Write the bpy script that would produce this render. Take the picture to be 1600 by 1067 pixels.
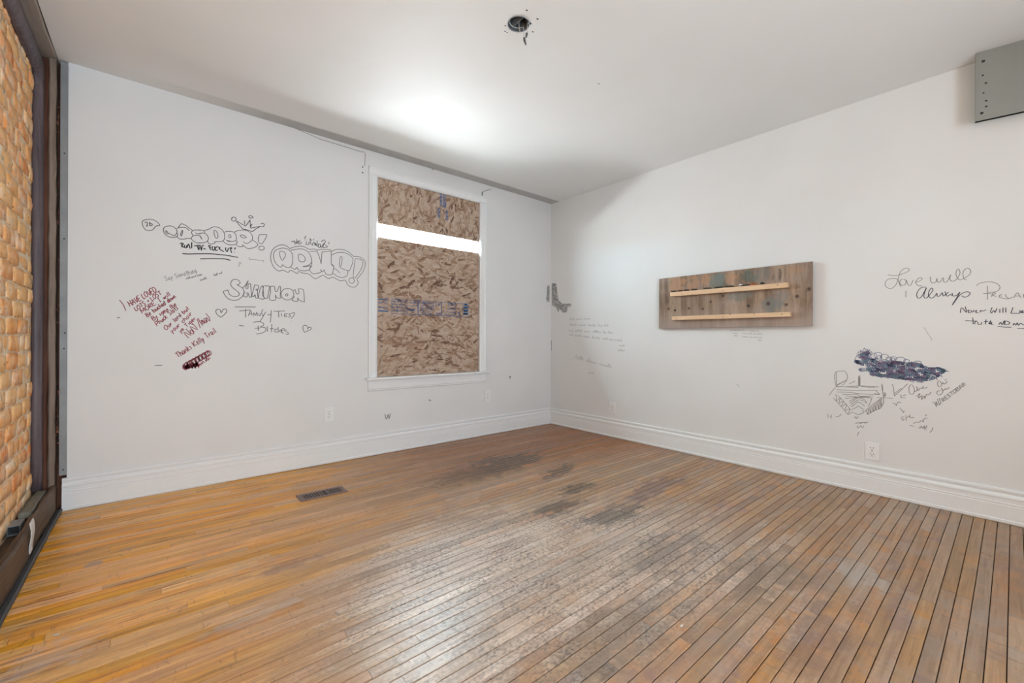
import bpy, bmesh, math, random
from mathutils import Vector, Matrix

random.seed(11)
for o in list(bpy.data.objects):
    bpy.data.objects.remove(o, do_unlink=True)
scene = bpy.context.scene
COL = scene.collection

# ------------------------------------------------------------------ camera
FPX, YAW, HZ, ROLL = 662.3046, 0.700879, 528.3519, 0.00411976   # focal length in px, heading, horizon row, roll
W, HH = 1600, 1067
XR, YB, H = 3.5687, 3.5238, 2.5840       # right wall, back wall, ceiling height (metres)
XL = -0.384                              # where the plaster of the back wall ends
CAM = Vector((0, 0, 1.0))
FWD = Vector((math.sin(YAW), math.cos(YAW), 0))
RGT = Vector((math.cos(YAW), -math.sin(YAW), 0))
UP = Vector((0, 0, 1))
cam_d = bpy.data.cameras.new('camera')
cam_d.sensor_width = 36.0
cam_d.lens = 36.0 * FPX / W
cam_d.shift_y = -(HH / 2 - HZ) / W
cam_d.clip_start = 0.02
cam = bpy.data.objects.new('camera', cam_d)
rx = RGT * math.cos(ROLL) + UP * math.sin(ROLL)
uy = -RGT * math.sin(ROLL) + UP * math.cos(ROLL)
cam.matrix_world = Matrix(((rx.x, uy.x, -FWD.x, 0), (rx.y, uy.y, -FWD.y, 0), (rx.z, uy.z, -FWD.z, 1.0), (0, 0, 0, 1)))
COL.objects.link(cam)
scene.camera = cam

# ------------------------------------------------------------------ world, lights, exposure
SKY = 138.0
FILL_W = 124.0
EXPOSURE = 0.06
world = bpy.data.worlds.new('world')
scene.world = world
world.use_nodes = True
wt = world.node_tree
wt.nodes.clear()
wo = wt.nodes.new('ShaderNodeOutputWorld')
wb = wt.nodes.new('ShaderNodeBackground')
wm = wt.nodes.new('ShaderNodeMix'); wm.data_type = 'RGBA'
wg = wt.nodes.new('ShaderNodeTexCoord'); wsep = wt.nodes.new('ShaderNodeSeparateXYZ')
wr = wt.nodes.new('ShaderNodeMapRange')
wr.inputs[1].default_value = -0.02; wr.inputs[2].default_value = 0.02
wm.inputs[6].default_value = (0.68, 0.72, 0.76, 1)       # bright pale ground
wm.inputs[7].default_value = (0.74, 0.89, 1.0, 1)        # overcast sky
wt.links.new(wg.outputs['Generated'], wsep.inputs[0])
wt.links.new(wsep.outputs['Z'], wr.inputs[0])
wt.links.new(wr.outputs[0], wm.inputs[0])
wt.links.new(wm.outputs[2], wb.inputs['Color'])
wb.inputs['Strength'].default_value = SKY
wt.links.new(wb.outputs[0], wo.inputs[0])

def area(name, loc, direction, sx, sy, power, color=(1, 1, 1), portal=False):
    l = bpy.data.lights.new(name, 'AREA')
    l.shape = 'RECTANGLE'; l.size = sx; l.size_y = sy
    l.energy = power; l.color = color
    if portal:
        l.cycles.is_portal = True
    o = bpy.data.objects.new(name, l)
    o.location = loc
    o.rotation_euler = Vector(direction).to_track_quat('-Z', 'Y').to_euler()
    COL.objects.link(o)
    return o
area('window_portal', (1.99, YB + 0.20, 1.52), (0, -1, 0), 1.1, 1.75, 1, portal=True)
area('rear_fill_light', (0.42, -2.02, 1.02), (-0.30, 1, 0.42), 1.5, 1.9, FILL_W, (0.725, 0.872, 1.0))  # added fill lamp behind the camera, tilted up to brighten ceiling and walls

scene.cycles.use_adaptive_sampling = True
scene.cycles.adaptive_threshold = 0.02
scene.cycles.caustics_reflective = False
scene.cycles.caustics_refractive = False
scene.cycles.glossy_bounces = 2
scene.cycles.transmission_bounces = 2

scene.view_settings.view_transform = 'Standard'
scene.view_settings.look = 'None'
scene.view_settings.exposure = EXPOSURE
scene.view_settings.gamma = 1.0
scene.view_settings.use_curve_mapping = False

# ------------------------------------------------------------------ pixel helpers (photo frame 1600 x 1067)
def ray(x, y):
    c, s = math.cos(ROLL), math.sin(ROLL)
    x -= 800; y -= 533.5
    xx, yy = c * x + s * y, 533.5 - s * x + c * y
    return FWD + RGT * (xx / FPX) + UP * ((HZ - yy) / FPX)
def on_back(x, y, Y=None):
    d = ray(x, y); t = (YB if Y is None else Y) / d.y
    return CAM + d * t
def on_right(x, y, X=None):
    d = ray(x, y); t = (XR if X is None else X) / d.x
    return CAM + d * t
def on_floor(x, y, z=0.0):
    d = ray(x, y); t = (z - 1.0) / d.z
    return CAM + d * t
def project(p):
    q = Vector(p) - CAM
    d = q.dot(FWD)
    if d < 0.05:
        return None
    x = FPX * q.dot(RGT) / d; y = HZ - FPX * q.z / d - 533.5
    c, s = math.cos(ROLL), math.sin(ROLL)
    return 800 + c * x - s * y, 533.5 + s * x + c * y

# ------------------------------------------------------------------ object helpers
def tag(o, label=None, cat=None, group=None, kind=None):
    if label: o['label'] = label
    if cat: o['category'] = cat
    if group: o['group'] = group
    if kind: o['kind'] = kind
    return o
def link(name, me, mat=None, parent=None, loc=None, smooth=False):
    o = bpy.data.objects.new(name, me)
    if mat is not None and len(me.materials) == 0:
        me.materials.append(mat)
    if parent is not None: o.parent = parent
    if loc is not None: o.location = loc
    if smooth:
        for p in me.polygons: p.use_smooth = True
    COL.objects.link(o)
    return o
def from_bm(name, bm, mat=None, parent=None, loc=None, smooth=False):
    me = bpy.data.meshes.new(name)
    bmesh.ops.recalc_face_normals(bm, faces=bm.faces)
    bm.to_mesh(me); bm.free()
    return link(name, me, mat, parent, loc, smooth)
def from_py(name, vs, fs, mat=None, parent=None, loc=None, smooth=False):
    me = bpy.data.meshes.new(name)
    me.from_pydata([tuple(v) for v in vs], [], fs)
    me.update()
    return link(name, me, mat, parent, loc, smooth)
def empty(name, loc):
    o = bpy.data.objects.new(name, None)
    o.empty_display_size = 0.05
    o.location = loc
    COL.objects.link(o)
    return o
def bm_box(bm, a, b, bevel=0.0, seg=1):
    r = bmesh.ops.create_cube(bm, size=1.0)
    c = [(a[i] + b[i]) / 2 for i in range(3)]; s = [abs(b[i] - a[i]) for i in range(3)]
    for v in r['verts']:
        v.co = Vector((c[0] + v.co.x * s[0], c[1] + v.co.y * s[1], c[2] + v.co.z * s[2]))
    if bevel > 0:
        es = list({e for v in r['verts'] for e in v.link_edges})
        bmesh.ops.bevel(bm, geom=es, offset=bevel, segments=seg, affect='EDGES', profile=0.5)
def box(name, a, b, mat, parent=None, bevel=0.0, seg=1, smooth=False):
    bm = bmesh.new(); bm_box(bm, a, b, bevel, seg)
    o = from_bm(name, bm, mat, None, None, smooth)
    if parent is not None:
        o.parent = parent
        o.matrix_parent_inverse = Matrix.Translation(-Vector(parent.location))
    return o
def adopt(o, parent):
    o.parent = parent
    o.matrix_parent_inverse = Matrix.Translation(-Vector(parent.location))
    return o
def prism(name, profile, p0, p1, uvec, vvec, mat, parent=None, smooth=False):
    """closed profile (u,v) swept from p0 to p1"""
    vs = []; n = len(profile)
    for p in (p0, p1):
        for u, v in profile:
            vs.append(Vector(p) + Vector(uvec) * u + Vector(vvec) * v)
    fs = [(i, (i + 1) % n, n + (i + 1) % n, n + i) for i in range(n)]
    fs += [tuple(range(n))[::-1], tuple(range(n, 2 * n))]
    bm = bmesh.new()
    bv = [bm.verts.new(v) for v in vs]
    for f in fs: bm.faces.new([bv[i] for i in f])
    o = from_bm(name, bm, mat, None, None, smooth)
    if parent is not None: adopt(o, parent)
    return o
def tube(name, pts, rad, mat, parent=None, nseg=8):
    vs, fs = [], []
    pts = [Vector(p) for p in pts]
    up = Vector((0.3, 0.2, 1)).normalized()
    for i, p in enumerate(pts):
        t = (pts[min(i + 1, len(pts) - 1)] - pts[max(i - 1, 0)]).normalized()
        a = t.cross(up)
        if a.length < 1e-3: a = t.cross(Vector((1, 0, 0)))
        a.normalize(); b = t.cross(a)
        r = rad[i] if isinstance(rad, (list, tuple)) else rad
        for k in range(nseg):
            an = 2 * math.pi * k / nseg
            vs.append(p + a * math.cos(an) * r + b * math.sin(an) * r)
    for i in range(len(pts) - 1):
        for k in range(nseg):
            k2 = (k + 1) % nseg
            fs.append((i * nseg + k, i * nseg + k2, (i + 1) * nseg + k2, (i + 1) * nseg + k))
    fs.append(tuple(range(nseg))[::-1]); fs.append(tuple(range((len(pts) - 1) * nseg, len(pts) * nseg)))
    o = from_py(name, vs, fs, mat, None, None, True)
    if parent is not None: adopt(o, parent)
    return o
def disc(name, c, normal, r, thick, mat, parent=None, n=14, ry=None):
    nrm = Vector(normal).normalized()
    a = nrm.cross(Vector((0, 0, 1)))
    if a.length < 1e-3: a = Vector((1, 0, 0))
    a.normalize(); b = nrm.cross(a)
    ry = r if ry is None else ry
    vs = []
    for z in (0, thick):
        k = 1.0 if z == 0 else 0.9
        for i in range(n):
            an = 2 * math.pi * i / n
            vs.append(Vector(c) + a * r * k * math.cos(an) + b * ry * k * math.sin(an) + nrm * z)
    fs = [(i, (i + 1) % n, n + (i + 1) % n, n + i) for i in range(n)] + [tuple(range(n, 2 * n)), tuple(range(n))[::-1]]
    o = from_py(name, vs, fs, mat)
    if parent is not None: adopt(o, parent)
    return o

# ------------------------------------------------------------------ node helpers
class Mat:
    def __init__(self, name, rough=0.5, spec=0.5):
        self.m = bpy.data.materials.new(name)
        self.m.use_nodes = True
        self.t = self.m.node_tree
        self.t.nodes.clear()
        self.out = self.t.nodes.new('ShaderNodeOutputMaterial')
        self.b = self.t.nodes.new('ShaderNodeBsdfPrincipled')
        self.t.links.new(self.b.outputs[0], self.out.inputs[0])
        self.b.inputs['Roughness'].default_value = rough
        self.b.inputs['Specular IOR Level'].default_value = spec
        self._g = None; self._amt = {}
    def n(self, t): return self.t.nodes.new('ShaderNode' + t)
    def set(self, sock, v):
        if isinstance(v, bpy.types.NodeSocket): self.t.links.new(v, sock)
        elif isinstance(v, (tuple, list)):
            sock.default_value = tuple(v) + ((1,) if len(v) == 3 and sock.type == 'RGBA' else ())
        else: sock.default_value = v
    @property
    def pos(self):
        if self._g is None: self._g = self.n('NewGeometry')
        return self._g.outputs['Position']
    @property
    def island(self):
        self.pos
        return self._g.outputs['Random Per Island']
    @property
    def orand(self):
        return self.n('ObjectInfo').outputs['Random']
    def vm(self, op, a, b=None):
        nd = self.n('VectorMath'); nd.operation = op
        self.set(nd.inputs[0], a)
        if b is not None:
            self.set(nd.inputs[3] if op == 'SCALE' else nd.inputs[1], b)
        return nd.outputs['Value'] if op in ('LENGTH', 'DOT_PRODUCT', 'DISTANCE') else nd.outputs[0]
    def ma(self, op, a, b=0.0, clamp=False):
        nd = self.n('Math'); nd.operation = op; nd.use_clamp = clamp
        self.set(nd.inputs[0], a); self.set(nd.inputs[1], b)
        return nd.outputs[0]
    def sep(self, v):
        nd = self.n('SeparateXYZ'); self.set(nd.inputs[0], v); return nd.outputs
    def comb(self, x, y, z):
        nd = self.n('CombineXYZ')
        for i, v in enumerate((x, y, z)): self.set(nd.inputs[i], v)
        return nd.outputs[0]
    def noise(self, vec, scale=5, detail=4, rough=0.55, dist=0.0, color=False):
        nd = self.n('TexNoise')
        self.set(nd.inputs['Vector'], vec)
        nd.inputs['Scale'].default_value = scale; nd.inputs['Detail'].default_value = detail
        nd.inputs['Roughness'].default_value = rough; nd.inputs['Distortion'].default_value = dist
        return nd.outputs[1] if color else nd.outputs[0]
    def voro(self, vec, scale=5, feature='F1', out='Distance'):
        nd = self.n('TexVoronoi'); nd.feature = feature
        self.set(nd.inputs['Vector'], vec); nd.inputs['Scale'].default_value = scale
        return nd.outputs[out]
    def rng(self, v, a, b, c=0.0, d=1.0, smooth=False):
        nd = self.n('MapRange'); nd.clamp = True
        if smooth: nd.interpolation_type = 'SMOOTHSTEP'
        self.set(nd.inputs[0], v)
        for i, x in enumerate((a, b, c, d)): nd.inputs[i + 1].default_value = x
        return nd.outputs[0]
    def mix(self, f, a, b, mode='MIX'):
        nd = self.n('Mix'); nd.data_type = 'RGBA'; nd.blend_type = mode
        self.set(nd.inputs[0], f)
        self.set(nd.inputs[6], tuple(a) + (1,) if isinstance(a, (tuple, list)) and len(a) == 3 else a)
        self.set(nd.inputs[7], tuple(b) + (1,) if isinstance(b, (tuple, list)) and len(b) == 3 else b)
        return nd.outputs[2]
    def ramp(self, v, stops):
        nd = self.n('ValToRGB'); self.set(nd.inputs[0], v)
        el = nd.color_ramp.elements
        while len(el) > 2: el.remove(el[-1])
        for i, (p, c) in enumerate(stops):
            e = el[i] if i < 2 else el.new(p)
            e.position = p; e.color = tuple(c) + (1,)
        return nd.outputs[0]
    def blob(self, centre, radii, ang=0.0, noise=None, soft=0.5, amt=0.5, plane='xy'):
        """1 inside an irregular ellipse on a plane, 0 outside"""
        k = {'xy': (1 / radii[0], 1 / radii[1], 0), 'yz': (0, 1 / radii[0], 1 / radii[1])}[plane]
        src = self.pos
        if abs(ang) > 0.2:
            rot = self.n('VectorRotate'); rot.rotation_type = 'Z_AXIS'
            self.set(rot.inputs['Vector'], self.pos); rot.inputs['Center'].default_value = centre; rot.inputs['Angle'].default_value = -ang
            src = rot.outputs[0]
        nd = self.n('VectorMath'); nd.operation = 'MULTIPLY_ADD'
        self.set(nd.inputs[0], src); nd.inputs[1].default_value = k
        nd.inputs[2].default_value = tuple(-c * q for c, q in zip(centre, k))
        l = self.vm('LENGTH', nd.outputs[0])
        if noise is not None:
            key = (noise.node.name, amt)
            if key not in self._amt:
                self._amt[key] = self.ma('MULTIPLY', self.ma('SUBTRACT', noise, 0.5), amt * 2)
            l = self.ma('ADD', l, self._amt[key])
        return self.rng(l, 1.0, 1.0 - soft, 0, 1, True)
    def bump(self, h, strength=0.3, dist=0.01):
        nd = self.n('Bump'); nd.inputs['Strength'].default_value = strength; nd.inputs['Distance'].default_value = dist
        self.set(nd.inputs['Height'], h)
        self.t.links.new(nd.outputs[0], self.b.inputs['Normal'])
    def color(self, c): self.set(self.b.inputs['Base Color'], c)
    def rough(self, r): self.set(self.b.inputs['Roughness'], r)

def plain(name, c, rough=0.5, metal=0.0, var=0.12, scale=30, bump=0.0):
    M = Mat(name, rough)
    nz = M.noise(M.pos, scale, 4)
    M.color(M.mix(nz, tuple(x * (1 - var) for x in c), tuple(min(1, x * (1 + var)) for x in c)))
    M.b.inputs['Metallic'].default_value = metal
    if bump: M.bump(nz, bump, 0.002)
    return M.m

# ---- wall paint
def paint(name, c, plane_dirt=0.05):
    M = Mat(name, 0.55, 0.35)
    big = M.noise(M.pos, 1.3, 2)
    M.color(M.mix(M.rng(big, 0.35, 0.7), tuple(x * (1 - plane_dirt) for x in c), c))
    M.bump(M.noise(M.pos, 7, 1), 0.10, 0.01)
    return M.m
PAINT = paint('wall_paint', (0.80, 0.80, 0.795))
def ceiling_paint():
    """white paint, with a bare grey band where the crown moulding used to be"""
    M = Mat('ceiling_paint', 0.55, 0.35)
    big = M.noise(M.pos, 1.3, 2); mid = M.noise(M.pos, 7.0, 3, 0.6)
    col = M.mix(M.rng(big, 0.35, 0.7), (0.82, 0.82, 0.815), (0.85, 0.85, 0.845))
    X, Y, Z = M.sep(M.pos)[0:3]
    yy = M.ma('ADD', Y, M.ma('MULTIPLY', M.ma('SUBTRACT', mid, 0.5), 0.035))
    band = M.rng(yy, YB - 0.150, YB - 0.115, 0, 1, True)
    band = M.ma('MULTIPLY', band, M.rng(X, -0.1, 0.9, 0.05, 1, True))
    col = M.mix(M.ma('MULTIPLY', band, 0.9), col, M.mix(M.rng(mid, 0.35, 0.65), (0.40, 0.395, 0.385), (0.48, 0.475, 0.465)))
    M.color(col)
    M.bump(M.noise(M.pos, 7, 1), 0.10, 0.01)
    return M.m
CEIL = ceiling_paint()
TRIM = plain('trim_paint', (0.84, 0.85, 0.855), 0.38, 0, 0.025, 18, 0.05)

# ---- floor boards
def floor_mat():
    M = Mat('worn_maple', 0.4, 0.75)
    rnd = M.ma('FRACT', M.ma('ADD', M.orand, M.island))
    off = M.comb(M.ma('MULTIPLY', rnd, 37.0), M.ma('MULTIPLY', rnd, 91.0), M.ma('MULTIPLY', rnd, 13.0))
    p = M.vm('ADD', M.pos, off)
    near = M.vm('ADD', M.pos, M.vm('SCALE', (0.35, 0.0, 0.0), rnd))          # patches shift a little from board to board
    gr = M.rng(M.noise(M.vm('MULTIPLY', p, (3.0, 60, 1)), 1.0, 3, 0.6, 0.5), 0.30, 0.70)
    m1 = M.noise(near, 3.6, 4, 0.66)
    m2 = M.noise(M.vm('ADD', near, (7.0, 3.0, 0.0)), 7.5, 3, 0.7)
    m3 = M.noise(M.vm('ADD', near, (1.0, 9.0, 0.0)), 5.0, 3, 0.7)
    fine = M.noise(M.vm('MULTIPLY', M.pos, (60, 85, 1)), 1.0, 3, 0.75)
    streak = M.noise(M.vm('MULTIPLY', p, (2.6, 40, 1)), 1.0, 3, 0.7)
    X, Y, Z = M.sep(M.pos)[0:3]
    xl = M.ma('ADD', X, M.ma('MULTIPLY', M.ma('SUBTRACT', m1, 0.5), 1.3))
    tan = M.mix(gr, (0.285, 0.160, 0.080), (0.475, 0.290, 0.160))
    tan = M.mix(M.ma('MULTIPLY', M.rng(m2, 0.52, 0.62), 0.6), tan, (0.50, 0.235, 0.085))
    tan = M.mix(M.ma('MULTIPLY', M.rng(m1, 0.50, 0.62), 0.55), tan, (0.37, 0.285, 0.225))
    tan = M.mix(M.ma('MULTIPLY', M.rng(m3, 0.56, 0.66), 0.55), tan, (0.26, 0.165, 0.155))
    col = tan
    # red-brown varnish left along the far walls
    redbr = M.mix(gr, (0.21, 0.080, 0.028), (0.44, 0.195, 0.072))
    redbr = M.mix(M.ma('MULTIPLY', M.rng(m2, 0.5, 0.62), 0.6), redbr, (0.38, 0.165, 0.06))
    far = M.rng(M.ma('ADD', M.ma('ADD', Y, M.ma('MULTIPLY', X, 0.36)), M.ma('MULTIPLY', m1, 0.9)), 3.35, 4.15, 0, 1, True)
    col = M.mix(far, col, redbr)
    # honey varnish on the left
    honey = M.mix(gr, (0.64, 0.265, 0.036), (0.95, 0.50, 0.105))
    honey = M.mix(M.ma('MULTIPLY', M.rng(streak, 0.56, 0.70), 0.8), honey, (0.20, 0.062, 0.010))
    honey = M.mix(M.ma('MULTIPLY', M.rng(m3, 0.58, 0.68), 0.5), honey, (0.50, 0.34, 0.23))
    lu = M.ma('SUBTRACT', xl, M.ma('MULTIPLY', M.ma('SUBTRACT', Y, 2.0), 0.50))
    left = M.rng(lu, 0.75, -0.25, 0, 1, True)
    midl = M.rng(lu, 1.45, 0.45, 0, 1, True)
    col = M.mix(M.ma('MULTIPLY', midl, 0.75), col, M.mix(gr, (0.42, 0.22, 0.085), (0.66, 0.385, 0.175)))
    col = M.mix(left, col, honey)
    # traffic area worn down to grey bare wood
    worn = M.blob((1.15, 1.42, 0), (1.00, 0.85), 0.25, m1, 0.9, 0.8)
    worn2 = M.blob((1.75, 1.15, 0), (0.95, 0.75), -0.3, m1, 0.8, 0.8)
    wr = M.ma('MAXIMUM', worn, M.ma('MULTIPLY', worn2, 0.8))
    wr = M.ma('MULTIPLY', wr, M.ma('SUBTRACT', 1.0, M.ma('MULTIPLY', left, 0.85)))
    bare = M.mix(gr, (0.53, 0.415, 0.33), (0.82, 0.69, 0.58))
    bare = M.mix(M.ma('MULTIPLY', M.rng(m2, 0.5, 0.64), 0.5), bare, (0.56, 0.40, 0.27))
    col = M.mix(M.ma('MULTIPLY', wr, 0.82), col, bare)
    # board to board variation
    hv = M.n('HueSaturation')
    M.set(hv.inputs['Value'], M.rng(rnd, 0, 1, 0.84, 1.14))
    M.set(hv.inputs['Saturation'], M.rng(M.ma('FRACT', M.ma('MULTIPLY', rnd, 7.3)), 0, 1, 0.82, 1.10))
    M.set(hv.inputs['Hue'], M.rng(M.ma('FRACT', M.ma('MULTIPLY', rnd, 17.7)), 0, 1, 0.494, 0.503))
    M.set(hv.inputs['Color'], col)
    col = hv.outputs[0]
    # ground-in dirt
    dirt = M.ma('MULTIPLY', M.rng(fine, 0.44, 0.62), M.rng(wr, 0.0, 0.5, 0.10, 0.85))
    dirt = M.ma('MULTIPLY', dirt, M.rng(m3, 0.34, 0.60, 0.15, 1.0))
    col = M.mix(dirt, col, (0.11, 0.085, 0.068))
    col = M.mix(M.ma('MULTIPLY', M.rng(streak, 0.66, 0.76), 0.45), col, (0.12, 0.062, 0.030))
    # spills, broken up along the grain
    tex = M.ma('ADD', M.rng(gr, 0.1, 0.8, 0.55, 1.0), M.ma('MULTIPLY', M.ma('SUBTRACT', fine, 0.5), 0.6))
    GREY, BLK, PUR, PALE = (0.085, 0.066, 0.054), (0.045, 0.040, 0.038), (0.14, 0.070, 0.078), (0.58, 0.53, 0.50)
    for c, r, a, colr, k, sf in (
            ((2.21, 2.64, 0), (0.40, 0.20), 0.05, GREY, 0.95, 0.5), ((1.86, 2.56, 0), (0.46, 0.20), 0.1, (0.12, 0.066, 0.038), 0.85, 0.6),
            ((2.37, 2.22, 0), (0.24, 0.09), 0.3, BLK, 0.85, 0.5), ((2.15, 1.88, 0), (0.22, 0.07), 0.0, BLK, 0.85, 0.5),
            ((1.81, 1.74, 0), (0.26, 0.10), -0.1, GREY, 0.85, 0.5), ((2.00, 1.47, 0), (0.30, 0.12), 0.1, GREY, 0.85, 0.6),
            ((1.85, 1.06, 0), (0.34, 0.15), 0.2, GREY, 0.55, 0.6), ((2.62, 1.54, 0), (0.46, 0.12), 0.1, PUR, 0.75, 0.6),
            ((1.77, 0.44, 0), (0.36, 0.12), 0.1, PUR, 0.42, 0.8), ((2.0, 0.70, 0), (0.30, 0.17), 0.1, GREY, 0.45, 0.7),
            ((1.25, 0.85, 0), (0.45, 0.14), 0.1, GREY, 0.45, 0.7), ((2.30, 0.42, 0), (0.16, 0.10), 0.9, (0.42, 0.37, 0.33), 0.8, 0.5),
            ((0.45, 2.05, 0), (0.22, 0.05), 0.1, PUR, 0.5, 0.7), ((-0.2, 2.61, 0), (0.035, 0.025), 0.1, (0.34, 0.29, 0.27), 0.8, 0.5),
            ((-0.25, 1.95, 0), (0.16, 0.12), 0.1, PALE, 0.5, 0.7), ((0.25, 1.75, 0), (0.20, 0.06), 0.1, PALE, 0.4, 0.7)):
        col = M.mix(M.ma('MULTIPLY', M.ma('MULTIPLY', M.blob(c, r, a, m2, sf, 1.5), tex), k), col, colr)
    # scuffs across the boards
    sc = M.rng(M.noise(M.vm('MULTIPLY', M.pos, (26, 7, 1)), 1.0, 2, 0.5, 2.5), 0.66, 0.72)
    col = M.mix(M.ma('MULTIPLY', sc, 0.35), col, (0.14, 0.085, 0.055))
    dots = M.rng(M.voro(M.pos, 7.0), 0.035, 0.02)
    col = M.mix(M.ma('MULTIPLY', dots, 0.8), col, (0.05, 0.03, 0.02))
    M.color(col)
    M.rough(M.ma('ADD', M.rng(wr, 0, 1, 0.25, 0.29), M.ma('MULTIPLY', fine, 0.14)))
    M.set(M.b.inputs['Specular IOR Level'], M.rng(wr, 0, 0.7, 0.35, 0.85))
    M.bump(fine, 0.14, 0.0012)
    return M.m
FLOOR = floor_mat()
DARK = plain('dark_gap', (0.02, 0.015, 0.012), 0.9)

# ---- brick
def brick_mat():
    M = Mat('old_brick', 0.85, 0.2)
    rnd = M.orand
    a = M.noise(M.pos, 14, 6, 0.65); b = M.noise(M.pos, 45, 5, 0.6); c = M.noise(M.vm('MULTIPLY', M.pos, (1, 6, 9)), 1.0, 5, 0.7)
    base = M.ramp(M.ma('FRACT', M.ma('ADD', rnd, M.island)), [(0.0, (0.88, 0.34, 0.10)), (0.35, (0.93, 0.48, 0.18)), (0.7, (0.95, 0.54, 0.23)), (1.0, (0.84, 0.28, 0.085))])
    col = M.mix(M.ma('MULTIPLY', M.rng(a, 0.42, 0.62), 0.8), base, (0.95, 0.62, 0.33))
    col = M.mix(M.ma('MULTIPLY', M.rng(c, 0.5, 0.66), 0.75), col, (0.95, 0.80, 0.64))
    col = M.mix(M.ma('MULTIPLY', M.rng(M.noise(M.pos, 13, 5, 0.7), 0.58, 0.66), 0.75), col, (0.36, 0.33, 0.27))
    col = M.mix(M.rng(b, 0.62, 0.70), col, (0.20, 0.085, 0.045))
    M.color(col)
    M.bump(M.ma('ADD', a, M.ma('MULTIPLY', b, 0.5)), 0.35, 0.006)
    return M.m
BRICK = brick_mat()
def mortar_mat():
    M = Mat('lime_mortar', 0.9, 0.2)
    a = M.noise(M.pos, 16, 6, 0.65)
    M.color(M.mix(M.rng(a, 0.3, 0.7), (0.78, 0.53, 0.30), (0.94, 0.79, 0.62)))
    M.bump(M.noise(M.pos, 40, 5), 0.6, 0.006)
    return M.m
MORTAR = mortar_mat()

def wood(name, dark, light, axis='z', sc=1.0, rough=0.6, bump=0.2):
    M = Mat(name, rough, 0.3)
    s = {'x': (2, 40, 40), 'y': (40, 2, 40), 'z': (40, 40, 2)}[axis]
    off = M.vm('SCALE', (31.0, 17.0, 53.0), M.orand)
    g = M.noise(M.vm('ADD', M.vm('MULTIPLY', M.pos, tuple(x * sc for x in s)), off), 1.0, 6, 0.62, 0.8)
    big = M.noise(M.pos, 5, 4)
    M.color(M.mix(M.rng(M.ma('ADD', M.ma('MULTIPLY', g, 0.7), M.ma('MULTIPLY', big, 0.3)), 0.3, 0.7), dark, light))
    M.bump(g, bump, 0.003)
    return M.m
PINE = wood('fresh_pine', (0.66, 0.44, 0.265), (0.84, 0.61, 0.41), 'y', 1.0, 0.5, 0.05)
OLDWOOD = wood('old_stud', (0.15, 0.105, 0.08), (0.36, 0.28, 0.22), 'z')
BROWNWOOD = wood('brown_wood', (0.05, 0.015, 0.008), (0.21, 0.075, 0.034), 'z')
PLATE = wood('base_plank_wood', (0.045, 0.026, 0.017), (0.17, 0.115, 0.078), 'y')
GREYWOOD = wood('grey_lath', (0.12, 0.115, 0.09), (0.29, 0.275, 0.22), 'y')
BEIGE = wood('beige_plate', (0.27, 0.22, 0.185), (0.45, 0.385, 0.33), 'y')
PURPLE = wood('dark_frame_paint', (0.055, 0.036, 0.042), (0.17, 0.135, 0.145), 'z', 1.0, 0.45, 0.15)
GALV = plain('galvanised', (0.25, 0.262, 0.27), 0.5, 0.15, 0.25, 12)
PANELMET = plain('panel_grey', (0.53, 0.535, 0.49), 0.45, 0.0, 0.05, 4)
BLACK = plain('black', (0.02, 0.02, 0.022), 0.5)
STEEL = plain('box_steel', (0.30, 0.325, 0.345), 0.45, 0.15, 0.25, 40)
BRONZE = plain('register_brown', (0.205, 0.135, 0.118), 0.42, 0.1, 0.2, 60)
PLASTIC = plain('outlet_white', (0.84, 0.84, 0.835), 0.32, 0, 0.01)
SLOT = plain('slot_grey', (0.16, 0.155, 0.15), 0.6)
STRIP = plain('dark_strip', (0.035, 0.036, 0.040), 0.55, 0, 0.3, 60)
SCRAP = plain('white_scrap', (0.66, 0.65, 0.64), 0.7, 0, 0.08, 60)
SCREW = plain('screw_dark', (0.055, 0.045, 0.04), 0.5, 0.4)

# ================================================================== THE ROOM
YR = -1.95                                   # rear wall, behind the camera
XBRICK = -0.512
WX0, WX1, WZ0, WZ1 = 1.455, 2.530, 0.662, 2.374     # window opening
WT = 0.26                                    # outer wall thickness

def wall_holes(name, mat, x0, x1, z0, z1, holes, to3, thick_vec):
    """a slab with rectangular holes: one connected mesh. to3(u, v) gives the inner-face point"""
    us = sorted({x0, x1} | {h[0] for h in holes} | {h[1] for h in holes})
    vs_ = sorted({z0, z1} | {h[2] for h in holes} | {h[3] for h in holes})
    bm = bmesh.new(); grid = {}
    for i, u in enumerate(us):
        for j, v in enumerate(vs_):
            grid[i, j] = bm.verts.new(to3(u, v))
    for i in range(len(us) - 1):
        for j in range(len(vs_) - 1):
            cu, cv = (us[i] + us[i + 1]) / 2, (vs_[j] + vs_[j + 1]) / 2
            if any(h[0] < cu < h[1] and h[2] < cv < h[3] for h in holes): continue
            bm.faces.new((grid[i, j], grid[i + 1, j], grid[i + 1, j + 1], grid[i, j + 1]))
    r = bmesh.ops.extrude_face_region(bm, geom=list(bm.faces))
    for v in [g for g in r['geom'] if isinstance(g, bmesh.types.BMVert)]: v.co += Vector(thick_vec)
    bmesh.ops.delete(bm, geom=[v for v in bm.verts if not v.link_faces], context='VERTS')
    return from_bm(name, bm, mat)

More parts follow.
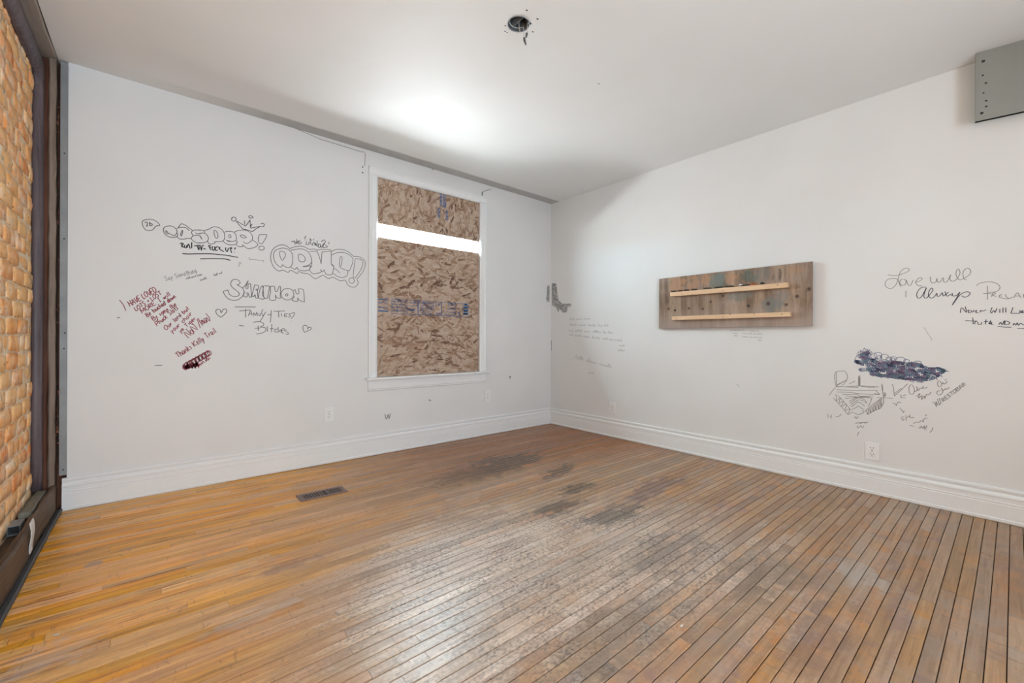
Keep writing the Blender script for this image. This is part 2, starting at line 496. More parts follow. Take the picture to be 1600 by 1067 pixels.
wall_back = tag(wall_holes('wall_back', PAINT, XL, XR + 0.2, -0.05, H + 0.12, [(WX0, WX1, WZ0, WZ1)],
                lambda u, v: (u, YB, v), (0, WT, 0)), 'white plaster wall with the boarded window and marker drawings', 'wall', kind='structure')
wall_right = tag(box('wall_right', (XR, YR - 0.2, -0.05), (XR + 0.2, YB, H + 0.12), PAINT), 'white plaster wall carrying the plywood shelf board', 'wall', kind='structure')
wall_rear = tag(wall_holes('wall_rear', PAINT, XBRICK - 0.2, XR, -0.05, H + 0.12, [(-0.38, 1.22, 0.0, 2.1)],
                lambda u, v: (u, YR, v), (0, -0.14, 0)), 'white wall behind the camera with a doorway', 'wall', kind='structure')

# the hall beyond the doorway closes the house
hall = bmesh.new()
bm_box(hall, (-0.55, -3.4, -0.06), (1.5, YR - 0.14, 2.5))
for f in list(hall.faces):
    if f.calc_center_median().y > YR - 0.2: hall.faces.remove(f)
hall_o = tag(from_bm('wall_hall', hall, PAINT), 'plain hall beyond the doorway behind the camera', 'wall', kind='structure')

# ceiling: flat, rolling up a little where it meets the back wall
def ceiling():
    prof = [(YR - 0.2, 0.0), (YB - 0.75, 0.0), (YB - 0.15, 0.0), (YB - 0.05, 0.001), (YB + 0.0, 0.004), (YB + 0.05, 0.004)]
    vs, fs = [], []
    xs = [-0.425, 0.1, 0.4, 3.2, 3.45, XR + 0.05]
    kx = [0.15, 0.55, 1.0, 1.0, 0.5, 0.15]
    cx, cy, rr = 1.394, 1.611, 0.0555
    for x, k in zip(xs, kx):
        for y, z in prof:
            vs.append((x, y, H - 0.004 + z * k))
    n = len(prof)
    for i in range(len(xs) - 1):
        for j in range(n - 1):
            if i == 2 and j == 0: continue
            fs.append((i * n + j, i * n + j + 1, (i + 1) * n + j + 1, (i + 1) * n + j))
    # panel with the round hole for the lamp box
    a, b_, c, d = 2 * n, 2 * n + 1, 3 * n + 1, 3 * n
    k0 = len(vs); N = 24
    for i in range(N):
        an = 2 * math.pi * i / N
        vs.append((cx + rr * math.cos(an), cy + rr * math.sin(an), H - 0.004))
    corner = {0: c, 1: b_, 2: a, 3: d}          # quadrant corners (+,+) (-,+) (-,-) (+,-)
    for q in range(4):
        s = q * N // 4
        for i in range(s, s + N // 4):
            fs.append((corner[q], k0 + i, k0 + (i + 1) % N))
        fs.append((corner[q], k0 + (s + N // 4) % N, corner[(q + 1) % 4]))
    bm = bmesh.new(); bv = [bm.verts.new(v) for v in vs]
    for f in fs: bm.faces.new([bv[i] for i in f])
    bmesh.ops.recalc_face_normals(bm, faces=bm.faces)
    for f in bm.faces: f.smooth = True
    return from_bm('ceiling', bm, CEIL)
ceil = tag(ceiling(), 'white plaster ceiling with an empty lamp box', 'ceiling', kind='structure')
roof = box('slab', (XBRICK - 0.25, YR - 1.6, H + 0.10), (XR + 0.25, YB + WT, H + 0.2), DARK, ceil)

# ------------------------------------------------------------------ floor
PW = 0.0444
floor_o = tag(box('floor', (XBRICK - 0.2, YR - 1.6, -0.06), (XR + 0.1, YB + 0.2, -0.010), DARK), 'narrow-board maple floor, worn and stained', 'floor', kind='structure')
def plank_mesh(name):
    """unit plank: 1 m long, one board wide, chamfered top edges"""
    g, c, w, t = 0.0012, 0.0016, PW, 0.012
    prof = [(-w / 2 + g, -t), (w / 2 - g, -t), (w / 2 - g, -c), (w / 2 - g - c, 0), (-w / 2 + g + c, 0), (-w / 2 + g, -c)]
    vs = [(x, u, v) for x in (0, 1) for u, v in prof]
    n = 6
    fs = [(i, (i + 1) % n, n + (i + 1) % n, n + i) for i in range(n)] + [tuple(range(n))[::-1], tuple(range(n, 2 * n))]
    me = bpy.data.meshes.new(name); me.from_pydata(vs, [], fs); me.update()
    me.materials.append(FLOOR)
    bm = bmesh.new(); bm.from_mesh(me); bmesh.ops.recalc_face_normals(bm, faces=bm.faces); bm.to_mesh(me); bm.free()
    return me
PLANK = plank_mesh('plank')
planks = []
rr = random.Random(5)
row = 0; y = YB - 0.004
while y > YR - 0.1:
    yc = y - PW / 2
    x = -0.43 - rr.uniform(0, 1.0)
    while x < XR - 0.012:
        L = rr.choice((0.35, 0.5, 0.7, 0.9, 1.2, 1.5, 1.9)) * rr.uniform(0.85, 1.15)
        x0, x1 = max(x, -0.43), min(x + L, XR - 0.012)
        if XR - 0.012 - x1 < 0.12: x1 = XR - 0.012; L = x1 - x + 0.01
        if x1 - x0 > 0.03: planks.append((x0 + 0.0006, x1 - 0.0006, yc))
        x += L
    y -= PW; row += 1
def shown(pl):
    x0, x1, yc = pl; a = 0
    n = 6
    for i in range(n):
        xa, xb = x0 + (x1 - x0) * i / n, x0 + (x1 - x0) * (i + 1) / n
        q = [project(p) for p in ((xa, yc - PW / 2, 0), (xb, yc - PW / 2, 0), (xb, yc + PW / 2, 0), (xa, yc + PW / 2, 0))]
        if None in q: continue
        mx, my = sum(t[0] for t in q) / 4, sum(t[1] for t in q) / 4
        if not (-10 < mx < 1610 and my < 1075): continue
        a += abs(sum(q[k][0] * q[(k + 1) % 4][1] - q[(k + 1) % 4][0] * q[k][1] for k in range(4))) / 2
    return a
planks.sort(key=shown, reverse=True)
for x0, x1, yc in planks[:298]:
    o = bpy.data.objects.new('plank', PLANK)
    o.location = (x0, yc, rr.uniform(-0.0006, 0.0002))
    o.scale = (x1 - x0, 1, 1)
    o.rotation_euler = (rr.uniform(-0.006, 0.006), 0, 0)
    o.parent = floor_o
    COL.objects.link(o)
vs, fs = [], []
pv = [tuple(v.co) for v in PLANK.vertices]; pf = [tuple(p.vertices) for p in PLANK.polygons]
for x0, x1, yc in planks[298:]:
    k = len(vs); dz = rr.uniform(-0.0006, 0.0002)
    vs += [(x0 + v[0] * (x1 - x0), yc + v[1], v[2] + dz) for v in pv]
    fs += [tuple(k + i for i in f) for f in pf]
tag(adopt(from_py('plank_field', vs, fs, FLOOR), floor_o), kind='stuff')

# ------------------------------------------------------------------ baseboards
BASE = [(0, 0.186), (0.010, 0.185), (0.0135, 0.181), (0.0135, 0.172), (0.008, 0.163), (0.0065, 0.158), (0.0075, 0.155), (0.016, 0.150), (0.019, 0.144),
        (0.019, 0.136), (0.0155, 0.1335), (0.0155, 0.112), (0.0175, 0.110), (0.0175, 0.105), (0.0155, 0.103), (0.0155, 0.099), (0.0175, 0.097),
        (0.0175, 0.022), (0.022, 0.018), (0.022, 0.006), (0.019, 0.0005), (0, 0.0005)]
tag(prism('baseboard_back', BASE, (-0.402, YB, 0), (XR - 0.001, YB, 0), (0, -1, 0), (0, 0, 1), TRIM), 'tall white moulded baseboard under the window wall', 'baseboard', kind='structure')
tag(prism('baseboard_right', BASE, (XR, YR + 0.01, 0), (XR, YB - 0.022, 0), (-1, 0, 0), (0, 0, 1), TRIM), 'tall white moulded baseboard under the plywood board wall', 'baseboard', kind='structure')

# ------------------------------------------------------------------ left wall: bare brick behind old framing
wall_left = tag(box('wall_left', (XBRICK - 0.22, YR - 0.2, -0.05), (XBRICK - 0.0045, YB + 0.2, H + 0.12), MORTAR), 'bare orange brick wall stripped of its plaster', 'wall', kind='structure')
def brick_variant(seed):
    r = random.Random(seed)
    nx, nz = 5, 3
    L, Hh, D = 0.209, 0.0755, 0.03
    vs, fs = [], []
    for j in range(nz):
        for i in range(nx):
            u, v = i / (nx - 1), j / (nz - 1)
            edge = (i in (0, nx - 1)) or (j in (0, nz - 1))
            corner = (i in (0, nx - 1)) and (j in (0, nz - 1))
            uu = (u - 0.5) * L * (0.975 if corner else 1.0) + r.uniform(-0.003, 0.003)
            vv = (v - 0.5) * Hh * (0.90 if corner else 1.0) + r.uniform(-0.0028, 0.0028)
            dd = (-0.0016 if edge else 0.0008) + r.uniform(-0.0022, 0.0022) - (0.001 if corner else 0)
            vs.append((dd, uu, vv))
    nf = len(vs)
    ring = [i for i in range(nx)] + [nx - 1 + nx * j for j in range(1, nz)] + [nx * (nz - 1) + i for i in range(nx - 2, -1, -1)] + [nx * j for j in range(nz - 2, 0, -1)]
    for k in ring:
        x, y_, z = vs[k]
        vs.append((-D, y_ * 1.01, z * 1.01))
    for j in range(nz - 1):
        for i in range(nx - 1):
            fs.append((j * nx + i, j * nx + i + 1, (j + 1) * nx + i + 1, (j + 1) * nx + i))
    m = len(ring)
    for k in range(m):
        fs.append((ring[k], nf + k, nf + (k + 1) % m, ring[(k + 1) % m]))
    me = bpy.data.meshes.new('brick'); me.from_pydata(vs, [], fs); me.update(); me.materials.append(BRICK)
    bm = bmesh.new(); bm.from_mesh(me); bmesh.ops.recalc_face_normals(bm, faces=bm.faces)
    for f in bm.faces: f.smooth = len(f.verts) == 4 and abs(f.normal.x) > 0.7
    bm.to_mesh(me); bm.free()
    return me
VAR = [brick_variant(100 + i) for i in range(8)]
bricks = []
rb = random.Random(21)
CH, CL = 0.0835, 0.2165
z = 0.045; course = 0
while z < H + 0.06:
    header = course % 6 == 5
    cl = CL / 2 if header else CL
    y = 3.50 - (CL / 2 if course % 2 else 0) - rb.uniform(0, 0.02)
    while y > -1.9:
        bricks.append((y, z, 0.5 if header else 1.0))
        y -= cl
    z += CH; course += 1
bricks.sort(key=lambda b: -b[0])
vs, fs = [], []
for k, (y, z, s) in enumerate(bricks):
    me = rb.choice(VAR)
    loc = (XBRICK + rb.uniform(-0.003, 0.003), y, z + rb.uniform(-0.003, 0.003))
    sc = (1, s * 0.985 * rb.uniform(0.97, 1.02), rb.uniform(0.96, 1.05))
    rot = rb.uniform(-0.02, 0.02)
    if k < 298:
        o = bpy.data.objects.new('brick', me)
        o.location = loc; o.scale = sc; o.rotation_euler = (rot, rb.uniform(-0.03, 0.03), rb.uniform(-0.012, 0.012))
        o.parent = wall_left
        COL.objects.link(o)
    else:
        k0 = len(vs)
        vs += [(loc[0] + v.co.x, loc[1] + v.co.y * sc[1], loc[2] + v.co.z * sc[2]) for v in me.vertices]
        fs += [tuple(k0 + i for i in p.vertices) for p in me.polygons]
tag(adopt(from_py('brick_field', vs, fs, BRICK), wall_left), kind='stuff')

# back of the cavity beside the back wall, and the stripped timbers in it
box('cavity_back', (XBRICK - 0.1, YB + 0.075, -0.05), (XL + 0.02, YB + 0.2, H + 0.12), BROWNWOOD, wall_back)
def rough_beam(name, a, b, mat, axis, amp=0.004, n=26, bevel=0.006, seed=1):
    """a beam with slightly wandering faces"""
    r = random.Random(seed)
    lo, hi = Vector(a), Vector(b)
    ax = {'x': 0, 'y': 1, 'z': 2}[axis]; o1, o2 = [i for i in range(3) if i != ax]
    bm = bmesh.new(); rings = []
    k = bevel
    for i in range(n + 1):
        t = lo[ax] + (hi[ax] - lo[ax]) * i / n
        j = [r.uniform(-amp, amp) for _ in range(4)]
        pts = [(lo[o1] + j[0] + k, lo[o2] + j[2]), (hi[o1] + j[1] - k, lo[o2] + j[2]), (hi[o1] + j[1], lo[o2] + j[2] + k), (hi[o1] + j[1], hi[o2] + j[3] - k),
               (hi[o1] + j[1] - k, hi[o2] + j[3]), (lo[o1] + j[0] + k, hi[o2] + j[3]), (lo[o1] + j[0], hi[o2] + j[3] - k), (lo[o1] + j[0], lo[o2] + j[2] + k)]
        ring = []
        for p in pts:
            c = [0, 0, 0]; c[ax] = t; c[o1] = p[0]; c[o2] = p[1]
            ring.append(bm.verts.new(c))
        rings.append(ring)
    for i in range(n):
        for q in range(8):
            bm.faces.new((rings[i][q], rings[i][(q + 1) % 8], rings[i + 1][(q + 1) % 8], rings[i + 1][q]))
    bm.faces.new(rings[0]); bm.faces.new(rings[-1])
    return from_bm(name, bm, mat)
# dark frame of half-round section: a post by the corner turning into a header under the ceiling
def dark_frame():
    HR = [(0.0, -0.5), (0.30, -0.5), (0.62, -0.40), (0.86, -0.20), (0.94, 0.05), (0.86, 0.30), (0.62, 0.46), (0.30, 0.5), (0.0, 0.5)]
    dpt, wp, wh = 0.044, 0.052, 0.117
    xb = XBRICK - 0.002
    path = []
    yc, zc = 3.490, 2.513
    rings = []
    for z_ in [0.142 + 0.124 * i for i in range(19)]:
        rings.append([(xb + u * dpt, yc - v * wp, z_) for u, v in HR])
    rings.append([(xb + u * dpt, yc - v * wp, zc + (v * 1.0) * wh) for u, v in HR][:])
    # mitre: inner edge low, outer edge high
    rings[-1] = [(xb + u * dpt, yc - v * wp, zc - v * wh) for u, v in HR]
    for y_ in [3.2 - 0.35 * i for i in range(15)]:
        rings.append([(xb + u * dpt, y_, zc - v * wh) for u, v in HR])
    bm = bmesh.new(); n = len(HR)
    bvs = [[bm.verts.new(p) for p in ring] for ring in rings]
    for i in range(len(bvs) - 1):
        for q in range(n):
            bm.faces.new((bvs[i][q], bvs[i][(q + 1) % n], bvs[i + 1][(q + 1) % n], bvs[i + 1][q]))
    bm.faces.new(bvs[0]); bm.faces.new(bvs[-1])
    for f in bm.faces: f.smooth = True
    return from_bm('trim_1', bm, PURPLE)
tag(dark_frame(), 'dark purple-brown timber frame around the bare brick', 'frame', kind='structure')
tag(rough_beam('trim_2', (XBRICK, YR, 2.574), (-0.428, YB + 0.07, H + 0.11), BEIGE, 'y', 0.003, 30, 0.006, 3), 'weathered beige top plank between brick and ceiling', 'beam', kind='structure')
tag(rough_beam('trim_3', (-0.459, YB - 0.012, 0.0), (-0.430, YB + 0.08, 2.57), OLDWOOD, 'z', 0.0022, 30, 0.006, 4), 'grey-brown wall stud beside the metal edge strip', 'stud', kind='structure')
tag(rough_beam('trim_4', (-0.486, YB + 0.002, 0.0), (-0.460, YB + 0.07, 2.57), BROWNWOOD, 'z', 0.002, 26, 0.004, 5), 'dark red-brown stud in the open wall corner', 'stud', kind='structure')
tag(rough_beam('trim_5', (-0.449, YR, 0.0), (-0.424, YB - 0.005, 0.150), PLATE, 'y', 0.005, 40, 0.009, 6), 'rough brown base plank along the brick wall', 'plank', kind='structure')
tag(rough_beam('trim_6', (XBRICK + 0.0, YR, 0.0), (-0.451, YB - 0.02, 0.085), PLATE, 'y', 0.005, 40, 0.006, 7), 'dark ledge between brick and base plank', 'ledge', kind='structure')
tag(rough_beam('baseboard_left', (-0.424, YR, 0.0), (-0.398, YB - 0.022, 0.020), STRIP, 'y', 0.0012, 60, 0.006, 8), 'thin black strip along the foot of the brick wall', 'trim', kind='structure')

# galvanised edge strip at the end of the back wall's plaster
edge = tag(empty('metal_edge_strip', (-0.398, YB - 0.004, 0.205)), 'grey metal edge strip closing the white wall by the brick', 'metal strip')
bm = bmesh.new()
vsx = [(-0.414, YB + 0.06), (-0.414, YB - 0.007), (-0.3845, YB - 0.007), (-0.3845, YB - 0.0045), (-0.4115, YB - 0.0045), (-0.4115, YB + 0.06)]
adopt(prism('strip', [(a, b_) for a, b_ in vsx], (0, 0, 0.203), (0, 0, H - 0.012), (1, 0, 0), (0, 1, 0), GALV), edge)
bm.free()
for zz in (0.235, 0.93, 1.02, 1.56, 2.05):
    disc('screw', (-0.398 + random.uniform(-0.004, 0.006), YB - 0.0068, zz), (0, -1, 0), 0.0042, 0.0015, BLACK, edge, 10)

# debris on the base plank
tag(rough_beam('wood_lath', (-0.494, 3.06, 0.128), (-0.452, 3.45, 0.152), GREYWOOD, 'y', 0.002, 10, 0.004, 9), 'grey-green wood lath lying on the base plank', 'lath')
ebox = tag(empty('electrical_box', (-0.487, 2.985, 0.085)), 'small black metal box wedged between brick and base plank', 'box')
bm = bmesh.new(); bm_box(bm, (-0.510, 2.955, 0.086), (-0.4705, 3.055, 0.128))
for f in list(bm.faces):
    if f.normal.y < -0.9 or f.calc_center_median().y < 2.956: bm.faces.remove(f)
bmesh.ops.solidify(bm, geom=list(bm.faces), thickness=0.002)
adopt(from_bm('shell', bm, STEEL), ebox)
box('core', (-0.506, 2.985, 0.089), (-0.474, 3.05, 0.125), BLACK, ebox)
def scrap():
    rs = random.Random(8); vs, fs = [], []
    n = 9
    for i in range(n):
        t = i / (n - 1); z_ = 0.185 - 0.140 * t
        w = 0.017 * (1.0 if t < 0.8 else 1.0 - (t - 0.8) * 2.2) + rs.uniform(-0.002, 0.002)
        bx = -0.4135 + 0.004 * math.sin(t * 5)
        for s in (-1, 1):
            for d in (0, 0.0035):
                vs.append((bx + d + 0.002 * s, 2.795 + s * w + 0.012 * t, z_ + s * 0.006))
    for i in range(n - 1):
        a, b_ = 4 * i, 4 * (i + 1)
        for q, w_ in ((0, 1), (1, 3), (3, 2), (2, 0)):
            fs.append((a + q, a + w_, b_ + w_, b_ + q))
    fs += [(0, 1, 3, 2), (4 * n - 4, 4 * n - 2, 4 * n - 1, 4 * n - 3)]
    bm = bmesh.new(); bv = [bm.verts.new(v) for v in vs]
    for f in fs: bm.faces.new([bv[i] for i in f])
    return from_bm('plaster_scrap', bm, SCRAP)
tag(scrap(), 'torn white scrap hanging over the brown base plank', 'scrap')

# ------------------------------------------------------------------ window_1
win = tag(empty('window_1', (2.0, YB, WZ0)), 'white painted window with casing and stool, boarded from inside', 'window', kind='structure')
CW, CT = 0.076, 0.024
CP = [(0.0, 0.0), (CW, 0.0), (CW, CT), (CW - 0.010, CT + 0.004), (CW - 0.018, CT), (CW - 0.022, CT - 0.004), (0.018, CT - 0.004), (0.012, CT), (0.004, CT - 0.006), (0, CT - 0.010)]
prism('casing', CP, (WX0, YB, WZ0 - 0.002), (WX0, YB, WZ1 + 0.001), (-1, 0, 0), (0, -1, 0), TRIM, win)
prism('casing', CP, (WX1, YB, WZ0 - 0.002), (WX1, YB, WZ1 + 0.001), (1, 0, 0), (0, -1, 0), TRIM, win)
prism('casing', CP, (WX0 - CW, YB, WZ1), (WX1 + CW, YB, WZ1), (0, 0, 1), (0, -1, 0), TRIM, win)
box('stool', (WX0 - CW - 0.028, YB - 0.062, WZ0 - 0.020), (WX1 + CW + 0.028, YB + 0.012, WZ0), TRIM, win, 0.006, 3)
AP = [(0, 0), (0.016, 0), (0.016, -0.078), (0.012, -0.083), (0.012, -0.092), (0.006, -0.098), (0, -0.098)]
prism('apron', AP, (WX0 - CW, YB, WZ0 - 0.020), (WX1 + CW, YB, WZ0 - 0.020), (0, -1, 0), (0, 0, 1), TRIM, win)
for xa, xb in ((WX0, WX0 + 0.012), (WX1 - 0.012, WX1)):
    box('jamb', (xa, YB + 0.012, WZ0 + 0.02), (xb, YB + WT, WZ1 - 0.012), TRIM, win)
box('jamb_head', (WX0, YB + 0.012, WZ1 - 0.012), (WX1, YB + WT, WZ1), TRIM, win)
box('sill', (WX0, YB + 0.012, WZ0), (WX1, YB + WT + 0.06, WZ0 + 0.02), TRIM, win)
def glass_mat():
    M = Mat('window_glass')
    tr = M.n('BsdfTransparent'); gl = M.n('BsdfGlossy'); mx = M.n('MixShader')
    tr.inputs[0].default_value = (0.95, 0.97, 0.96, 1); gl.inputs['Roughness'].default_value = 0.02
    mx.inputs[0].default_value = 0.06
    M.t.links.new(tr.outputs[0], mx.inputs[1]); M.t.links.new(gl.outputs[0], mx.inputs[2])
    M.t.links.new(mx.outputs[0], M.out.inputs[0])
    return M.m
GLASS = glass_mat()
def sash(z0, z1, y0, y1):
    r = wall_holes('sash', TRIM, WX0 + 0.012, WX1 - 0.012, z0, z1, [(WX0 + 0.085, WX1 - 0.045, z0 + 0.06, z1 - 0.05)], lambda u, v: (u, y0, v), (0, y1 - y0, 0))
    adopt(r, win)
    g = box('pane', (WX0 + 0.083, (y0 + y1) / 2 - 0.002, z0 + 0.058), (WX1 - 0.043, (y0 + y1) / 2 + 0.002, z1 - 0.048), GLASS)
    adopt(g, win)
sash(WZ0 + 0.02, 1.52, YB + 0.055, YB + 0.090)
sash(1.47, WZ1 - 0.012, YB + 0.092, YB + 0.127)

# ------------------------------------------------------------------ OSB sheets in the window
def osb_mat():
    M = Mat('osb_strand', 0.6, 0.3)
    off = M.vm('SCALE', (3.0, 5.0, 7.0), M.island)
    r = M.island
    g = M.noise(M.vm('MULTIPLY', M.vm('ADD', M.pos, off), (16, 16, 60)), 1.0, 4, 0.6)
    col = M.ramp(r, [(0.0, (0.13, 0.07, 0.048)), (0.10, (0.27, 0.16, 0.105)), (0.45, (0.46, 0.31, 0.215)), (0.75, (0.55, 0.405, 0.30)), (1.0, (0.66, 0.53, 0.43))])
    col = M.mix(M.rng(g, 0.3, 0.75), M.mix(0.35, col, (0.10, 0.05, 0.03)), col)
    M.color(col)
    M.bump(g, 0.2, 0.002)
    return M.m
OSB = osb_mat()
def osb(name, x0, x1, z0, z1, angle, seed, label):
    y0 = YB + 0.0025
    o = tag(box(name, (x0, y0, z0), (x1, y0 + 0.0105, z1), OSB), label, 'board', 'OSB sheets boarding up the window')
    r = random.Random(seed); vs, fs = [], []
    N = int(1150 * (x1 - x0) * (z1 - z0))
    for k in range(N):
        big = k < N * 0.55
        L = r.uniform(0.06, 0.15) if big else r.uniform(0.025, 0.08)
        wd = r.uniform(0.012, 0.036) if big else r.uniform(0.004, 0.014)
        a = angle + r.gauss(0, 0.55 if big else 0.75)
        cx, cz = r.uniform(x0, x1), r.uniform(z0, z1)
        dep = 0.00015 + 0.0022 * k / N + r.uniform(0, 0.0003)
        tilt = r.uniform(-0.0006, 0.0006)
        n = r.choice((5, 6, 6, 7))
        # ragged strand: pointed or blunt ends
        pts = [(-0.5, r.uniform(-0.3, 0.3)), (r.uniform(-0.42, -0.2), 0.5 * r.uniform(0.7, 1)), (r.uniform(0.1, 0.4), 0.5 * r.uniform(0.7, 1)),
               (0.5, r.uniform(-0.3, 0.3)), (r.uniform(0.15, 0.42), -0.5 * r.uniform(0.7, 1)), (r.uniform(-0.4, -0.1), -0.5 * r.uniform(0.7, 1))]
        ca, sa = math.cos(a), math.sin(a); poly = []
        for u, v in pts:
            X_ = cx + u * L * ca - v * wd * sa; Z_ = cz + u * L * sa + v * wd * ca
            poly.append((min(max(X_, x0), x1), y0 - dep - tilt * u * 2, min(max(Z_, z0), z1)))
        k0 = len(vs); vs += poly; fs.append(tuple(range(k0, k0 + 6)))
    tag(adopt(from_py('strands', vs, fs, OSB), o), kind='stuff')
    return o
osb_low = osb('osb_sheet', WX0 + 0.004, WX1 - 0.004, WZ0 + 0.001, 1.866, 0.12, 3, 'large lower OSB sheet with a blue printed stamp, boarding the window')
osb_top = osb('osb_sheet', WX0 + 0.004, WX1 - 0.004, 1.982, WZ1 - 0.001, 1.35, 4, 'small upper OSB sheet above the bright gap in the window')

# unseen slab added below the window to shape ground light on the ceiling
tag(prism('light_blocker', [(-3.0, YB + WT), (5.0, YB + WT), (5.0, YB + WT + 0.75), (2.7, YB + WT + 0.75), (0.6, YB + WT + 2.6), (-3.0, YB + WT + 2.6)], (0, 0, 0.40), (0, 0, 0.48), (1, 0, 0), (0, 1, 0),
          plain('blocker_grey', (0.50, 0.50, 0.49), 0.9)), 'flat grey slab added outside below the window to shape the ceiling light', 'light blocker', kind='structure')
# crumbs of mortar and lath in the slot beside the metal strip
rc = random.Random(12); vs, fs = [], []
for k in range(90):
    zc = rc.uniform(0.25, 2.45); xc = rc.uniform(-0.431, -0.413); yc = YB + rc.uniform(0.0, 0.045); s_ = rc.uniform(0.003, 0.010); k0 = len(vs)
    vs += [(xc + rc.uniform(-s_, s_), yc + rc.uniform(-s_, s_), zc + rc.uniform(-2.2 * s_, 2.2 * s_)) for _ in range(4)]
    fs += [(k0, k0 + 1, k0 + 2), (k0, k0 + 2, k0 + 3), (k0, k0 + 3, k0 + 1), (k0 + 1, k0 + 3, k0 + 2)]
tag(adopt(from_py('mortar_crumbs', vs, fs, plain('crumbs', (0.20, 0.085, 0.05), 0.9, 0, 0.5, 90)), wall_back), kind='stuff')

# ================================================================== THINGS
# ------------------------------------------------------------------ plywood board with two shelf strips, on the right wall
def ply_mat():
    M = Mat('old_plywood', 0.6, 0.3)
    st = M.noise(M.vm('MULTIPLY', M.pos, (1, 14, 1.6)), 1.0, 6, 0.65, 0.5)
    fl = M.noise(M.vm('MULTIPLY', M.pos, (1, 90, 10)), 1.0, 5, 0.65)
    big = M.noise(M.pos, 4.5, 4)
    mid = M.noise(M.pos, 22, 6, 0.7)
    col = M.mix(M.rng(st, 0.36, 0.64), (0.19, 0.125, 0.08), (0.45, 0.325, 0.23))
    col = M.mix(M.ma('MULTIPLY', M.rng(big, 0.45, 0.65), 0.6), col, (0.40, 0.31, 0.27))
    col = M.mix(M.ma('MULTIPLY', M.rng(fl, 0.5, 0.75), 0.45), col, (0.10, 0.065, 0.042))
    X, Y, Z = M.sep(M.pos)[0:3]
    low = M.rng(M.ma('ADD', Z, M.ma('MULTIPLY', big, 0.25)), 1.40, 1.22, 0, 0.55, True)
    col = M.mix(low, col, M.mix(fl, (0.33, 0.26, 0.235), (0.46, 0.385, 0.35)))
    TEAL, OR, BR = (0.16, 0.205, 0.19), (0.48, 0.255, 0.135), (0.075, 0.05, 0.035)
    for (y_, z_), r, c, k in (((1.57, 1.48), (0.085, 0.075), TEAL, 0.85), ((1.40, 1.34), (0.10, 0.05), TEAL, 0.55), ((1.33, 1.50), (0.055, 0.06), (0.10, 0.13, 0.12), 0.85),
                              ((1.25, 1.49), (0.07, 0.06), (0.20, 0.20, 0.18), 0.7), ((1.16, 1.26), (0.085, 0.075), (0.19, 0.21, 0.20), 0.75), ((1.10, 1.31), (0.06, 0.05), (0.22, 0.22, 0.21), 0.6),
                              ((1.92, 1.47), (0.10, 0.08), OR, 0.7), ((1.77, 1.47), (0.06, 0.09), OR, 0.6), ((1.67, 1.50), (0.05, 0.06), OR, 0.7), ((1.47, 1.49), (0.05, 0.05), OR, 0.7),
                              ((1.12, 1.47), (0.02, 0.06), BR, 0.7), ((1.02, 1.50), (0.08, 0.03), OR, 0.35), ((1.16, 1.47), (0.015, 0.05), BR, 0.4), ((2.02, 1.40), (0.02, 0.16), BR, 0.5)):
        col = M.mix(M.ma('MULTIPLY', M.ma('MULTIPLY', M.blob((0, y_, z_), r, 0, mid, 0.35, 1.6, 'yz'), M.rng(fl, 0.35, 0.55, 0.45, 1.0)), k), col, c)
    for y_, z_, r in ((1.814, 1.264, .014), (1.693, 1.253, .013), (1.628, 1.309, .013), (1.195, 1.268, .017), (1.076, 1.253, .014), (1.008, 1.309, .016), (1.526, 1.35, .012), (0.935, 1.355, .016), (2.005, 1.27, .015)):
        col = M.mix(M.ma('MULTIPLY', M.blob((0, y_, z_), (r * 1.25, r * 1.25), 0, mid, 0.75, 0.12, 'yz'), 0.85), col, (0.07, 0.042, 0.035))
    M.color(col)
    M.bump(fl, 0.25, 0.002)
    return M.m
PLY = ply_mat()
PX = XR - 0.040
shelf = tag(empty('plywood_shelf_board', (XR, 1.51, 1.094)), 'stained plywood board with two pale wood shelf strips on the right wall', 'shelf board')
box('panel', (PX, 0.916, 1.0943), (PX + 0.018, 2.098, 1.548), PLY, shelf, 0.0012)
for yy in (1.05, 1.95):
    box('batten', (PX + 0.018, yy - 0.03, 1.14), (XR, yy + 0.03, 1.50), OLDWOOD, shelf)
strips = []
for y0, y1, z0, z1 in ((1.055, 1.969, 1.375, 1.4122), (1.039, 1.954, 1.1645, 1.198)):
    strips.append(box('shelf_strip', (PX - 0.035, y0, z0), (PX, y1, z1), PINE, shelf, 0.0012))
def screw_head(c, n, r, parent_strip, mat=SCREW):
    o = disc('screw', c, n, r, 0.0012, mat, None, 10)
    o.parent = parent_strip; o.matrix_parent_inverse = Matrix.Identity(4)
    return o
SX = PX - 0.0352
for (x, y) in ((300, 370), (380, 372), (640, 340), (1092, 294)):
    p = on_right(1010 + x / 5.333, 390 + y / 5.333, SX); screw_head(p, (-1, 0, 0), 0.0038, strips[0])
for (x, y) in ((250, 575), (638, 558), (698, 540), (897, 536), (1128, 538)):
    p = on_right(1010 + x / 5.333, 390 + y / 5.333, SX); screw_head(p, (-1, 0, 0), 0.0038, strips[1])
